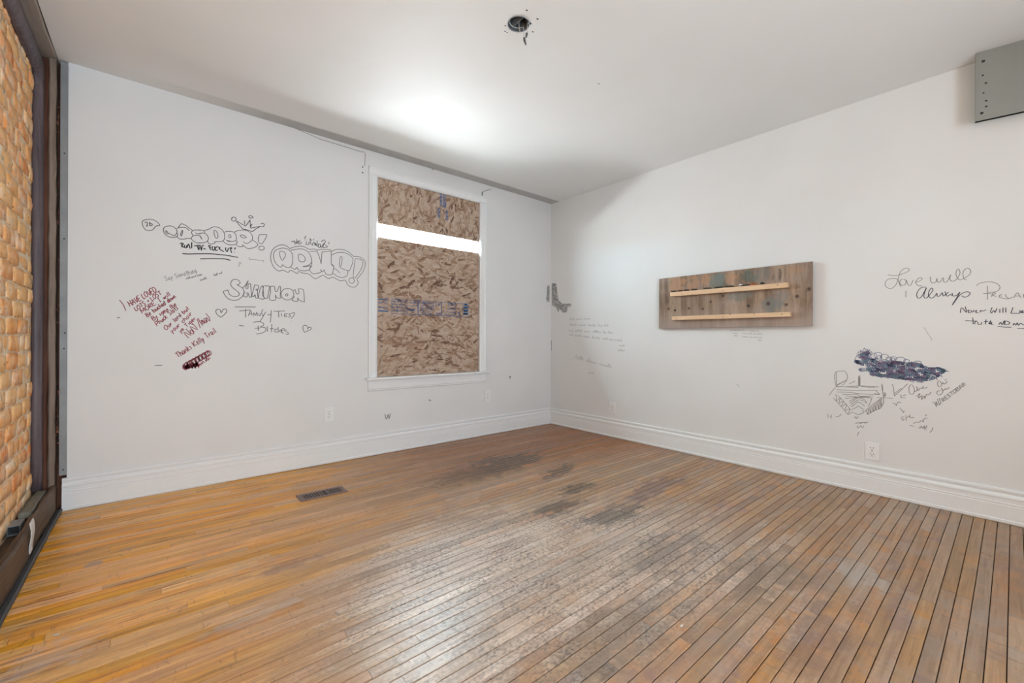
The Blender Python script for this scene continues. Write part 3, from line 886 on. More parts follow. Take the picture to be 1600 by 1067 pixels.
# bits left lying on the upper strip
ORANGE = plain('orange_plastic', (0.45, 0.10, 0.03), 0.4)
CHROME = plain('bright_metal', (0.75, 0.75, 0.76), 0.2, 0.9)
def bit(yc, length, r, mat, label, group=None):
    pts = [(PX - 0.018, yc - length / 2, 1.4122 + r), (PX - 0.018, yc - length * 0.2, 1.4122 + r), (PX - 0.018, yc + length * 0.3, 1.4122 + r), (PX - 0.018, yc + length / 2, 1.4122 + r)]
    return tag(tube('screw', pts, [r * 0.5, r, r, r * 1.35], mat), label, 'screw', group)
POSN = ('first', 'second', 'third', 'fourth', 'fifth', 'sixth', 'seventh')
for i, (yc, ln) in enumerate(((1.941, .045), (1.879, .04), (1.825, .045), (1.756, .05), (1.643, .065), (1.55, .065), (1.465, .06))):
    bit(yc, ln, 0.0075, SCREW, POSN[i] + ' dark screw from the left on the upper shelf strip', 'screws on the upper shelf strip')
bit(1.345, 0.075, 0.0065, SCREW, 'dark rod lying right of the shiny knob on the upper shelf strip')
bit(1.292, 0.040, 0.0075, ORANGE, 'small orange plug lying on the upper shelf strip')
bit(1.227, 0.022, 0.0100, BLACK, 'black stub, rightmost piece on the upper shelf strip')
bm = bmesh.new(); bmesh.ops.create_uvsphere(bm, u_segments=14, v_segments=9, radius=0.0135)
for v in bm.verts: v.co = Vector((v.co.x * 0.8, v.co.y, v.co.z * 0.9)) + Vector((PX - 0.018, 1.388, 1.4122 + 0.012))
bm2 = bmesh.ops.create_cone(bm, cap_ends=True, segments=10, radius1=0.008, radius2=0.005, depth=0.014)
bmesh.ops.rotate(bm, verts=bm2['verts'], cent=(0, 0, 0), matrix=Matrix.Rotation(math.pi / 2, 3, 'X'))
bmesh.ops.translate(bm, verts=bm2['verts'], vec=(PX - 0.018, 1.374, 1.4122 + 0.0105))
tag(from_bm('knob', bm, CHROME, smooth=True), 'small shiny metal knob on the upper shelf strip', 'knob')
# washers and screw rings in the board
for (x, y) in ((238, 505), (850, 468)):
    p = on_right(1010 + x / 5.333, 390 + y / 5.333, PX)
    disc('washer', p, (-1, 0, 0), 0.0105, 0.002, BLACK, shelf, 14)
    disc('screw', p + Vector((-0.002, 0, 0)), (-1, 0, 0), 0.005, 0.002, SCREW, shelf, 10)

# ------------------------------------------------------------------ grey metal panel standing off the right wall under the ceiling
def metal_panel():
    o3 = CAM
    d = 2.335
    tl = o3 + ray(1523.4, 81.5) * d; bl = o3 + ray(1526.0, 190.0) * d
    dirn = Vector((0.196, -0.980, 0)).normalized()         # towards the viewer's right, closing on the wall
    L = min((XR - tl.x) / dirn.x, 0.9) - 0.01
    x0, y0 = (tl.x + bl.x) / 2, (tl.y + bl.y) / 2
    ztop, zbot = tl.z, bl.z
    nrm = Vector((-dirn.y, dirn.x, 0)); nrm = -nrm if nrm.x > 0 else nrm      # faces the room
    root = tag(empty('metal_sheet', (x0, y0, zbot)), 'grey sheet-metal panel with drilled holes jutting from the right wall at the ceiling', 'metal panel')
    A = Vector((x0, y0, 0)); B = A + dirn * L
    back = -nrm
    # plate with folded rims (one connected pan)
    t, lip = 0.0016, 0.022
    bm = bmesh.new()
    def P(a, z_, off): return bm.verts.new((a.x + back.x * off, a.y + back.y * off, z_))
    f = [P(A, zbot, 0), P(B, zbot, 0), P(B, ztop, 0), P(A, ztop, 0)]
    g = [P(A, zbot, lip), P(B, zbot, lip), P(B, ztop, lip), P(A, ztop, lip)]
    bm.faces.new(f)
    for i in range(4): bm.faces.new((f[i], f[(i + 1) % 4], g[(i + 1) % 4], g[i]))
    bmesh.ops.solidify(bm, geom=list(bm.faces), thickness=t)
    adopt(from_bm('sheet', bm, PANELMET), root)
    for (x, y, r) in ((228, 350, .0075), (224, 488, .0045), (254, 563, .005), (230, 661, .0042), (257, 737, .005), (257, 794, .005), (213, 859, .0072)):
        dd = ray(1500 + x / 6.28, 40 + y / 6.28)
        tt = (A - CAM).dot(nrm) / dd.dot(nrm)
        disc('hole', CAM + dd * tt + nrm * 0.0006, nrm, r, 0.0003, BLACK, root, 12)
    # bracket that ties its far end to the wall
    for z_ in (zbot + 0.06, ztop - 0.06):
        a = A + back * 0.004 + dirn * 0.12
        box('bracket', (a.x, a.y - 0.012, z_ - 0.008), (XR, a.y + 0.012, z_ + 0.008), STEEL, root)
    return root
metal_panel()

# ------------------------------------------------------------------ wall outlets
def outlet(c, u, n, label):
    """c centre on the wall, u = to the viewer's right along the wall, n = out of the wall"""
    c, u, n = Vector(c), Vector(u), Vector(n); v = Vector((0, 0, 1))
    root = tag(empty('wall_outlet', c), label, 'outlet', 'duplex wall outlets')
    def slab(name, w, h, d0, d1, mat, cu=0, cv=0, bev=0.0):
        bm = bmesh.new(); bm_box(bm, (-w / 2 + cu, -h / 2 + cv, d0), (w / 2 + cu, h / 2 + cv, d1), bev, 2)
        for vv in bm.verts: vv.co = c + u * vv.co.x + v * vv.co.y + n * vv.co.z
        return adopt(from_bm(name, bm, mat), root)
    slab('cover_plate', 0.072, 0.115, 0.0, 0.0075, PLASTIC, 0, 0, 0.0025)
    for cv in (0.020, -0.020):
        rcp = slab('receptacle', 0.034, 0.029, 0.0065, 0.0098, PLASTIC, 0, cv, 0.0015)
        for cu, h in ((-0.0075, 0.0095), (0.0075, 0.0080)):
            bm = bmesh.new(); bm_box(bm, (-0.0014 + cu, -h / 2 + cv + 0.004, 0.0095), (0.0014 + cu, h / 2 + cv + 0.004, 0.0102))
            for vv in bm.verts: vv.co = c + u * vv.co.x + v * vv.co.y + n * vv.co.z
            s = from_bm('slot', bm, SLOT); s.parent = rcp
        g = disc('ground_hole', c + v * (cv - 0.0085) + n * 0.0095, n, 0.0030, 0.0006, SLOT, None, 10); g.parent = rcp
    disc('screw', c + n * 0.0072, n, 0.0034, 0.001, SLOT, root, 10)
    return root
outlet((XR, 0.594, 0.276), (0, -1, 0), (-1, 0, 0), 'white duplex outlet below the pencil and ink drawings')
outlet((1.065, YB, 0.388), (1, 0, 0), (0, -1, 0), 'white duplex outlet left of the window, above the floor register')
outlet((2.640, YB, 0.400), (1, 0, 0), (0, -1, 0), 'white duplex outlet just right of the window apron')
outlet((XR, 2.634, 0.290), (0, -1, 0), (-1, 0, 0), 'white duplex outlet on the right wall near the room corner')

# ------------------------------------------------------------------ floor register
reg = tag(empty('floor_register', (0.824, 2.851, 0.0)), 'brown metal floor register set in the floorboards', 'floor vent')
rx0, rx1, ry0, ry1 = 0.684, 0.964, 2.786, 2.917
fr = wall_holes('frame', BRONZE, rx0, rx1, ry0, ry1, [(rx0 + 0.024, rx1 - 0.024, ry0 + 0.022, ry1 - 0.022)], lambda a, b_: (a, b_, 0.0045), (0, 0, -0.0038))
adopt(fr, reg)
box('damper', (rx0 + 0.004, ry0 + 0.004, 0.0003), (rx1 - 0.004, ry1 - 0.004, 0.0010), BLACK, reg)
ns = 15
for i in range(ns):
    xx = rx0 + 0.030 + (rx1 - rx0 - 0.060) * i / (ns - 1)
    if i == 8: continue
    box('slat', (xx - 0.0032, ry0 + 0.020, 0.0012), (xx + 0.0032, ry1 - 0.020, 0.0042), BRONZE, reg, 0.0008)
box('lever', (rx0 + 0.165, ry0 + 0.045, 0.001), (rx0 + 0.177, ry0 + 0.085, 0.0052), BRONZE, reg)

# ------------------------------------------------------------------ empty lamp box in the ceiling
cx, cy, rr_ = 1.394, 1.611, 0.0555
jb = tag(empty('ceiling_lamp_box', (cx, cy, H)), 'open metal lamp box in the ceiling with loose wires', 'junction box')
bm = bmesh.new(); N = 24; zt = H + 0.048
lo = [bm.verts.new((cx + rr_ * math.cos(2 * math.pi * i / N), cy + rr_ * math.sin(2 * math.pi * i / N), H - 0.0055)) for i in range(N)]
hi = [bm.verts.new((cx + rr_ * .98 * math.cos(2 * math.pi * i / N), cy + rr_ * .98 * math.sin(2 * math.pi * i / N), zt)) for i in range(N)]
for i in range(N): bm.faces.new((lo[i], lo[(i + 1) % N], hi[(i + 1) % N], hi[i]))
bm.faces.new(hi)
bmesh.ops.solidify(bm, geom=list(bm.faces), thickness=0.0018)
adopt(from_bm('box', bm, STEEL), jb)
ring = [(cx + (rr_ - 0.001) * math.cos(2 * math.pi * i / 28), cy + (rr_ - 0.001) * math.sin(2 * math.pi * i / 28), H - 0.006) for i in range(29)]
tube('rim', ring, 0.0022, STEEL, jb, 6)
box('divider', (cx - 0.001, cy - 0.05, H + 0.004), (cx + 0.001, cy + 0.05, zt), STEEL, jb)
box('ear', (cx + 0.030, cy - 0.045, H - 0.004), (cx + 0.050, cy - 0.028, H - 0.002), STEEL, jb)
WIRE = plain('old_wire', (0.42, 0.41, 0.39), 0.5)
NUT = plain('wire_nut', (0.085, 0.085, 0.085), 0.5)
def wire(pts, r=0.0019):
    return tube('wire', smooth_pts([Vector(p) for p in pts], 5), r, WIRE, jb, 6)
def smooth_pts(pts, n=4, closed=False):
    out = []
    m = len(pts)
    rngk = m if closed else m - 1
    for i in range(rngk):
        if closed: p0, p1, p2, p3 = pts[(i - 1) % m], pts[i], pts[(i + 1) % m], pts[(i + 2) % m]
        else: p0, p1, p2, p3 = pts[max(i - 1, 0)], pts[i], pts[i + 1], pts[min(i + 2, m - 1)]
        for k in range(n):
            t = k / n
            out.append(0.5 * ((2 * p1) + (p2 - p0) * t + (2 * p0 - 5 * p1 + 4 * p2 - p3) * t * t + (3 * p1 - p0 - 3 * p2 + p3) * t ** 3))
    out.append(pts[0] if closed else pts[-1])
    return out
dR = RGT; dF = FWD
C0 = Vector((cx, cy, H))
def cp(a, b_, c): return C0 + dR * a + dF * b_ + UP * c       # right, away, up
wire([cp(-0.035, 0.01, 0.04), cp(-0.046, 0.0, 0.006), cp(-0.030, 0.015, -0.006), cp(-0.002, 0.030, -0.004), cp(0.012, 0.01, -0.016), cp(0.024, -0.01, -0.030), cp(0.027, -0.012, -0.060), cp(0.0285, -0.012, -0.088)])
wire([cp(0.03, 0.01, 0.04), cp(0.045, 0.005, 0.004), cp(0.044, -0.012, -0.018), cp(0.043, -0.012, -0.045), cp(0.041, -0.012, -0.064)])
wire([cp(0.0, 0.03, 0.04), cp(0.004, 0.040, 0.0), cp(0.006, 0.046, -0.006), cp(0.010, 0.052, -0.002)], 0.0028)
tube('wire_nut', [cp(0.041, -0.012, -0.060), cp(0.040, -0.012, -0.070), cp(0.037, -0.012, -0.082)], [0.0065, 0.006, 0.0035], NUT, jb)
tube('wire_nut', [cp(0.028, -0.012, -0.082), cp(0.030, -0.012, -0.095), cp(0.037, -0.012, -0.118)], [0.0050, 0.0065, 0.0035], NUT, jb)
# nail holes around it
for (x, y, r) in ((748, 190, .006), (948, 352, .0065), (350, 478, .005), (345, 580, .005), (385, 602, .004), (862, 590, .005)):
    p = on_floor(760 + x / 11.86, y / 11.86, H - 0.0040)
    disc('nail_hole', p, (0, 0, -1), r, 0.0004, BLACK, ceil, 9, r * 0.7)
for (x, y, r) in ((545, 130, 0.006),):
    disc('stain', on_floor(520 + 1385 / 3.333, 436 / 3.333, H - 0.004), (0, 0, -1), 0.006, 0.0004, SLOT, ceil, 9, 0.004)

# ------------------------------------------------------------------ little fittings on the window wall
hk = tag(empty('curtain_rod_bracket', on_back(757, 303)), 'small bent metal curtain bracket at the top right window corner', 'bracket')
hz = on_back(753.5, 311); h1 = on_back(753.5, 300); h2 = on_back(763.5, 297)
tube('hook', [hz + Vector((0, -0.004, 0)), h1 + Vector((0, -0.006, -0.004)), h1 + Vector((0.006, -0.03, 0.002)), h2 + Vector((0, -0.045, 0))], 0.0032, STEEL, hk, 6)
box('plate', (hz.x - 0.007, YB - 0.004, hz.z - 0.03), (hz.x + 0.007, YB, h1.z), GALV, hk)
for (x, y, w_) in ((566.6, 261.0, 'upper'), (566.6, 269.8, 'lower')):
    tag(disc('wall_screw', on_back(x, y), (0, -1, 0), 0.0055, 0.004, SCREW, None, 10), w_ + ' of two dark screws in the wall at the top left window corner', 'screw', 'screws by the window corner')
nl = on_back(675, 266)
tag(tube('nail', [nl, nl + Vector((0.0, -0.012, 0.002)), nl + Vector((0.002, -0.022, 0.012))], 0.002, SCREW), 'bent nail above the middle of the window', 'nail')
for k, (x, y) in enumerate(((1065, 979), (400, 770 + 140), (88, 993))):
    p = on_floor(x, y)
    if k == 1: continue
    bm = bmesh.new(); bmesh.ops.create_icosphere(bm, subdivisions=1, radius=0.006)
    rq = random.Random(k)
    for v in bm.verts: v.co = Vector((v.co.x * 1.5, v.co.y * 0.7, v.co.z * 0.35 + 0.003)) * rq.uniform(0.8, 1.2) + Vector((p.x, p.y, 0.0))
    tag(from_bm('paint_chip', bm, SCRAP), ('white paint chip on the floor in the middle foreground', '', 'white paint chip on the floor near the brick wall')[k], 'chip')

# ================================================================== WRITING AND DRAWING ON THE WALLS (flat ink, on the wall faces)
def ink(name, c, rough=0.5, cover=1.0):
    M = Mat(name, rough, 0.3)
    nz = M.noise(M.pos, 120, 3)
    M.color(M.mix(nz, tuple(x * 0.75 for x in c), tuple(min(1, x * 1.25) for x in c)))
    if cover < 1.0:
        tr = M.n('BsdfTransparent'); mx = M.n('MixShader')
        k = M.rng(M.noise(M.pos, 55, 5, 0.7), 0.30, 0.62, cover * 0.35, min(1.0, cover * 1.35))
        M.set(mx.inputs[0], k)
        M.t.links.new(tr.outputs[0], mx.inputs[1]); M.t.links.new(M.b.outputs[0], mx.inputs[2])
        M.t.links.new(mx.outputs[0], M.out.inputs[0])
    return M.m
INK = ink('black_marker', (0.045, 0.044, 0.043))
INK2 = ink('black_marker_bold', (0.018, 0.018, 0.018))
GREYINK = ink('thin_marker', (0.15, 0.147, 0.144))
PENCIL = ink('pencil', (0.27, 0.265, 0.26))
FAINT = ink('faint_pencil', (0.53, 0.525, 0.515))
RED = ink('dark_red_marker', (0.30, 0.042, 0.062))
NAVY = ink('navy_ballpoint', (0.16, 0.195, 0.325))
TEALI = ink('teal_ballpoint', (0.16, 0.26, 0.32))
PLUM = ink('plum_ballpoint', (0.22, 0.15, 0.26))
PENBLUE = ink('blue_black_pen', (0.07, 0.08, 0.115))
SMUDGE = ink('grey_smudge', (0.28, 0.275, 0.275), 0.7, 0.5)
STAMP = ink('blue_stamp', (0.04, 0.13, 0.32), 0.6)
OFF = {'back': Vector((0, -0.0007, 0)), 'right': Vector((-0.0007, 0, 0))}
NRM = {'back': Vector((0, -1, 0)), 'right': Vector((-1, 0, 0))}
MAP = {'back': on_back, 'right': on_right}
WALLS = {'back': wall_back, 'right': wall_right}

class Drawing:
    def __init__(self, wall, lift=0.0):
        self.wall = wall; self.vs = []; self.fs = []; self.lift = lift
    def pts3(self, pts): return [MAP[self.wall](x, y) + OFF[self.wall] + NRM[self.wall] * self.lift for x, y in pts]
    def ribbon(self, P, w):
        n = NRM[self.wall]; k0 = len(self.vs)
        P = [p for i, p in enumerate(P) if i == 0 or (p - P[i - 1]).length > 1e-5]
        if len(P) < 2: return
        for i, p in enumerate(P):
            t = (P[min(i + 1, len(P) - 1)] - P[max(i - 1, 0)])
            if t.length < 1e-7: t = Vector((0, 0, 1))
            s = t.normalized().cross(n) * (w / 2)
            self.vs += [p + s, p - s]
        for i in range(len(P) - 1):
            a = k0 + 2 * i
            self.fs.append((a, a + 1, a + 3, a + 2))
    def strokes(self, org, sc, lines, w=0.005, n=4):
        for ln in lines:
            pts = [(org[0] + x / sc, org[1] + y / sc) for x, y in ln]
            P = self.pts3(pts)
            closed = len(P) > 3 and (P[0] - P[-1]).length < 1e-6
            self.ribbon(smooth_pts(P[:-1], n, True) if closed else (smooth_pts(P, n) if len(P) > 2 else P), w)
    def ellipse(self, org, sc, c, rx, ry=None, w=0.005, n=18):
        ry = rx if ry is None else ry
        pts = [(org[0] + (c[0] + rx * math.cos(2 * math.pi * i / n)) / sc, org[1] + (c[1] + ry * math.sin(2 * math.pi * i / n)) / sc) for i in range(n + 1)]
        self.ribbon(self.pts3(pts), w)
    def text(self, org, sc, s, a, b, h, w=0.0045, jit=0.06, seed=1):
        """hand lettering along the line a -> b (zoomed px), cap height h"""
        r = random.Random(seed)
        a = (org[0] + a[0] / sc, org[1] + a[1] / sc); b = (org[0] + b[0] / sc, org[1] + b[1] / sc); h = h / sc
        L = math.hypot(b[0] - a[0], b[1] - a[1]); ux, uy = (b[0] - a[0]) / L, (b[1] - a[1]) / L
        vx, vy = uy, -ux                     # up
        adv = [GLY.get(ch, (0.4, []))[0] for ch in s]
        k = L / sum(adv); x = 0
        for ch, ad in zip(s, adv):
            for ln in GLY.get(ch, (0.4, []))[1]:
                pts = []
                for u, v in ln:
                    u = (x + u * ad * 0.82) * k + r.uniform(-jit, jit) * h * 0.5; v = v * h + r.uniform(-jit, jit) * h
                    pts.append((a[0] + ux * u + vx * v, a[1] + uy * u + vy * v))
                P = self.pts3(pts)
                self.ribbon(smooth_pts(P, 3) if len(P) > 2 else P, w)
            x += ad
    def scrawl(self, org, sc, a, b, h, w=0.004, words=3, seed=1):
        """unreadable handwriting: loops of uneven height along a line"""
        r = random.Random(seed)
        a = (org[0] + a[0] / sc, org[1] + a[1] / sc); b = (org[0] + b[0] / sc, org[1] + b[1] / sc); h = h / sc
        L = math.hypot(b[0] - a[0], b[1] - a[1]); ux, uy = (b[0] - a[0]) / L, (b[1] - a[1]) / L
        vx, vy = uy, -ux; x = 0
        wl = [r.uniform(0.6, 1.5) for _ in range(words)]; tot = sum(wl)
        for q in wl:
            x1 = x + L * q / tot * 0.82; pts = []; xx = x; up = False
            while xx < x1:
                hh = h * (r.choice((0.45, 0.5, 0.55, 0.6, 1.0)) if up else r.choice((0.0, 0.02, 0.05, -0.05)))
                pts.append((a[0] + ux * xx + vx * hh, a[1] + uy * xx + vy * hh))
                xx += h * r.uniform(0.12, 0.30); up = not up
            if len(pts) > 2: self.ribbon(smooth_pts(self.pts3(pts), 3), w)
            x += L * q / tot
    def polygon(self, org, sc, pts):
        P = self.pts3([(org[0] + x / sc, org[1] + y / sc) for x, y in pts]); k = len(self.vs)
        self.vs += P; self.fs.append(tuple(range(k, k + len(P))))
    def done(self, name, mat, label):
        return tag(adopt(from_py(name, self.vs, self.fs, mat), WALLS[self.wall]), label)

GLY = {
 'A': (.7, [[(0, 0), (.5, 1), (1, 0)], [(.2, .38), (.8, .38)]]), 'B': (.62, [[(0, 0), (0, 1)], [(0, 1), (.8, .85), (.7, .6), (0, .52), (.9, .4), (.8, .05), (0, 0)]]),
 'C': (.6, [[(.95, .85), (.5, 1), (.05, .6), (.1, .15), (.55, 0), (1, .15)]]), 'D': (.65, [[(0, 0), (0, 1), (.7, .9), (1, .5), (.6, .05), (0, 0)]]),
 'E': (.55, [[(.9, 1), (.05, .98), (0, .5), (.05, 0), (.95, .02)], [(0, .52), (.75, .55)]]), 'G': (.65, [[(.9, .85), (.4, 1), (0, .5), (.4, 0), (.95, .2), (.95, .45), (.6, .45)]]),
 'H': (.68, [[(0, 0), (.05, 1)], [(.95, 0), (.9, 1)], [(0, .5), (.95, .52)]]), 'I': (.4, [[(.5, 0), (.5, 1)], [(.1, 1), (.9, 1)], [(.1, 0), (.9, 0)]]),
 'K': (.62, [[(0, 0), (0, 1)], [(.9, 1), (.1, .45), (1, 0)]]), 'L': (.5, [[(.05, 1), (0, 0), (1, .05)]]), 'M': (.8, [[(0, 0), (.1, 1), (.5, .3), (.9, 1), (1, 0)]]),
 'N': (.7, [[(0, 0), (.05, 1), (.9, .05), (1, 1)]]), 'O': (.66, [[(.5, 1), (.05, .7), (.1, .15), (.55, 0), (.97, .4), (.85, .9), (.5, 1)]]), 'P': (.58, [[(0, 0), (.05, 1)], [(.05, 1), (.9, .85), (.8, .5), (.05, .45)]]),
 'R': (.62, [[(0, 0), (.05, 1)], [(.05, 1), (.9, .8), (.75, .55), (.1, .48), (1, 0)]]), 'S': (.55, [[(.9, .88), (.45, 1), (.1, .75), (.8, .4), (.75, .08), (.05, .1)]]), 'T': (.6, [[(0, 1), (1, .98)], [(.5, 1), (.5, 0)]]),
 'U': (.65, [[(0, 1), (.05, .2), (.45, 0), (.9, .25), (.95, 1)]]), 'V': (.62, [[(0, 1), (.5, 0), (1, 1)]]), 'Y': (.6, [[(0, 1), (.5, .5)], [(1, 1), (.3, -.1)]]),
 'a': (.48, [[(.9, .55), (.3, .6), (.05, .2), (.4, 0), (.85, .45), (.85, .1), (1, 0)]]), 'b': (.46, [[(.05, 1), (.05, .05), (.6, 0), (.9, .35), (.4, .55), (.05, .3)]]), 'c': (.42, [[(.9, .5), (.4, .6), (.05, .25), (.4, 0), (.95, .1)]]),
 'd': (.48, [[(.85, .5), (.3, .55), (.05, .2), (.4, 0), (.85, .3), (.9, 1), (.9, 0)]]), 'e': (.42, [[(.05, .3), (.85, .38), (.6, .6), (.15, .45), (.1, .1), (.5, 0), (.95, .1)]]), 'g': (.46, [[(.85, .55), (.2, .55), (.1, .15), (.6, .1), (.85, .5), (.8, -.3), (.2, -.35)]]),
 'h': (.46, [[(.05, 1), (.05, 0)], [(.05, .35), (.5, .6), (.85, .4), (.9, 0)]]), 'i': (.24, [[(.5, .55), (.5, 0)], [(.5, .75), (.55, .8)]]), 'k': (.44, [[(.05, 1), (.05, 0)], [(.8, .6), (.1, .25), (.9, 0)]]), 'l': (.24, [[(.5, 1), (.45, .1), (.7, 0)]]),
 'm': (.66, [[(.05, 0), (.08, .55)], [(.08, .4), (.35, .58), (.48, 0)], [(.5, .4), (.78, .58), (.95, 0)]]), 'n': (.46, [[(.05, 0), (.1, .55)], [(.1, .38), (.5, .6), (.9, 0)]]), 'o': (.44, [[(.5, .6), (.05, .35), (.3, 0), (.8, .1), (.85, .5), (.5, .6)]]),
 'p': (.46, [[(.05, .55), (.1, -.4)], [(.1, .4), (.7, .58), (.8, .15), (.1, .05)]]), 'r': (.36, [[(.1, .55), (.15, 0)], [(.15, .35), (.5, .58), (.9, .5)]]), 's': (.38, [[(.8, .55), (.2, .5), (.7, .2), (.1, 0)]]), 't': (.36, [[(.45, .95), (.45, .05), (.8, 0)], [(.05, .6), (.9, .62)]]),
 'u': (.46, [[(.05, .55), (.15, .05), (.6, .05), (.85, .55), (.95, 0)]]), 'v': (.42, [[(0, .55), (.45, 0), (.9, .55)]]), 'w': (.6, [[(0, .55), (.25, 0), (.5, .45), (.75, 0), (1, .55)]]), 'y': (.44, [[(.05, .55), (.45, .1)], [(.9, .55), (.2, -.4)]]),
 '+': (.5, [[(.1, .4), (.9, .4)], [(.5, .1), (.5, .7)]]), '.': (.2, [[(.3, 0), (.4, .06)]]), '!': (.28, [[(.5, 1), (.45, .3)], [(.45, .05), (.5, 0)]]), '/': (.4, [[(.9, 1.1), (.1, -.2)]]), '(': (.3, [[(.9, 1.1), (.3, .5), (.8, -.1)]]), ')': (.3, [[(.1, 1.1), (.7, .5), (.2, -.1)]]), ' ': (.38, []),
}

# ---- bubble tag with crown
D = Drawing('back'); A, S = (215, 330), 15.24
D.strokes(A, S, [
 [(110, 250), (150, 215), (270, 190), (370, 203), (450, 245), (500, 290), (532, 337)], [(532, 337), (440, 355), (400, 395), (360, 440), (260, 462), (190, 440), (140, 380), (112, 310), (110, 250)],
 [(170, 275), (200, 258), (232, 275), (228, 320), (210, 355), (250, 345)], [(290, 250), (285, 310), (295, 345), (340, 340), (350, 310), (310, 292), (285, 320)],
 [(920, 430), (870, 380), (800, 352), (740, 352), (670, 365), (625, 400), (615, 450), (640, 530), (690, 580), (760, 612), (830, 622), (900, 615), (945, 590), (960, 555), (935, 520)],
 [(920, 430), (940, 480), (920, 540), (880, 575), (800, 555), (740, 520), (710, 545), (670, 500), (680, 460), (700, 480), (715, 515)],
 [(930, 420), (980, 390), (1090, 385), (1170, 405), (1235, 470)], [(965, 385), (1000, 345), (1045, 300), (1130, 330), (1230, 400), (1310, 465)], [(1310, 465), (1285, 510), (1320, 580)], [(1320, 580), (1270, 650)],
 [(1270, 650), (1170, 648), (1100, 665), (1000, 660), (950, 620), (930, 600)], [(1062, 450), (1075, 490), (1045, 590), (1025, 560), (1040, 500), (1062, 450)],
 [(1310, 465), (1350, 450), (1440, 445), (1524, 450)], [(1380, 510), (1420, 540), (1470, 530), (1524, 520)], [(1320, 580), (1400, 575), (1480, 590), (1524, 660)], [(1270, 650), (1330, 710), (1400, 748), (1470, 757), (1524, 755)]], 0.0046)
A, S = (310, 330), 14.545
D.strokes(A, S, [
 [(0, 430), (70, 432), (125, 448), (150, 490)], [(0, 520), (60, 500), (130, 498), (185, 530), (225, 600), (215, 660), (170, 700), (80, 720), (0, 718)], [(30, 545), (60, 590), (80, 645)],
 [(125, 440), (250, 405), (300, 370), (380, 355), (470, 375), (530, 415), (580, 480), (598, 560), (590, 630), (550, 680), (480, 690), (370, 690)], [(370, 690), (370, 725), (270, 745), (230, 730), (210, 670)],
 [(355, 440), (395, 440), (430, 500), (445, 570), (425, 615), (390, 605), (365, 540), (355, 440)],
 [(600, 475), (650, 458), (740, 460), (810, 480), (850, 540), (865, 620), (850, 665), (790, 685), (700, 685), (640, 665)], [(850, 665), (880, 690), (870, 735), (800, 762), (700, 762), (610, 725), (560, 680)],
 [(710, 530), (740, 560), (730, 605), (700, 600), (690, 560), (710, 530)], [(635, 655), (680, 672), (735, 680)],
 [(820, 475), (870, 450), (1000, 425), (1100, 440), (1180, 490), (1225, 560), (1225, 640), (1170, 700), (1085, 735), (1020, 690)], [(950, 550), (1000, 540), (1070, 570), (1085, 600), (1040, 610), (980, 590), (950, 550)],
 [(1230, 655), (1300, 700), (1350, 750), (1330, 790), (1250, 830), (1130, 850), (1060, 810), (1000, 760)], [(1000, 760), (1000, 805), (900, 795), (860, 755)],
 [(1380, 545), (1400, 535), (1550, 530)], [(1550, 530), (1540, 590), (1455, 735)], [(1455, 735), (1400, 735), (1365, 690), (1362, 610), (1380, 545)]], 0.0046)
D.ellipse(A, S, (1435, 838), 62, 48, 0.0046)
D.done('graffiti_lettering', GREYINK, 'bubble-letter marker tag with exclamation mark and a 26 in a speech drop')
D = Drawing('back')
D.strokes(A, S, [[(1020, 405), (960, 350), (860, 230)], [(860, 230), (900, 240), (980, 290), (1070, 340)], [(1070, 340), (1110, 290), (1175, 195)], [(1175, 195), (1180, 290), (1185, 385)], [(1185, 385), (1290, 365), (1410, 345)],
 [(1410, 345), (1300, 405), (1225, 458), (1130, 430), (1020, 405)], [(1150, 115), (1190, 100), (1245, 140), (1200, 155), (1155, 155), (1150, 115)], [(1420, 290), (1470, 275), (1500, 310), (1465, 355), (1415, 345)],
 [(1045, 210), (1050, 260), (1045, 305)], [(1225, 290), (1190, 330), (1215, 340)]], 0.0046)
D.ellipse(A, S, (805, 180), 52, 48, 0.0046)
D.done('crown_drawing', INK, 'three-pointed crown drawn over the bubble letters')
D = Drawing('back'); A, S = (275, 375), 16.0
D.strokes(A, S, [[(100, 95), (150, 75), (185, 100), (140, 130)], [(150, 95), (150, 180)], [(130, 130), (205, 190)], [(215, 120), (220, 185), (260, 190), (270, 130)], [(275, 190), (315, 100), (350, 200), (360, 205)], [(395, 55), (392, 205)],
 [(450, 150), (500, 140), (560, 130)], [(520, 135), (570, 250)], [(570, 120), (580, 245)], [(600, 120), (605, 150), (635, 260)], [(650, 140), (640, 250)], [(650, 140), (700, 135)], [(690, 200), (710, 225), (745, 220)],
 [(800, 145), (880, 140)], [(820, 145), (870, 250)], [(840, 185), (880, 180)], [(920, 155), (905, 210), (930, 260), (970, 220), (965, 160)], [(1040, 160), (985, 200), (990, 260), (1040, 250)],
 [(1060, 165), (1110, 250)], [(1110, 180), (1080, 220), (1200, 290)], [(1250, 185), (1240, 240), (1280, 290), (1310, 200)], [(1345, 190), (1390, 320)], [(1345, 200), (1390, 190), (1385, 230)], [(1485, 185), (1465, 240)], [(1465, 298), (1468, 308)]], 0.0062)
D.strokes(A, S, [[(155, 338), (300, 350), (600, 345), (850, 345), (1100, 365), (1300, 388), (1550, 435)], [(605, 472), (800, 465), (1000, 465), (1200, 472), (1290, 488), (1360, 505)]], 0.0060)
D.done('marker_writing', INK2, 'bold black capitals with two underlines below the bubble letters')

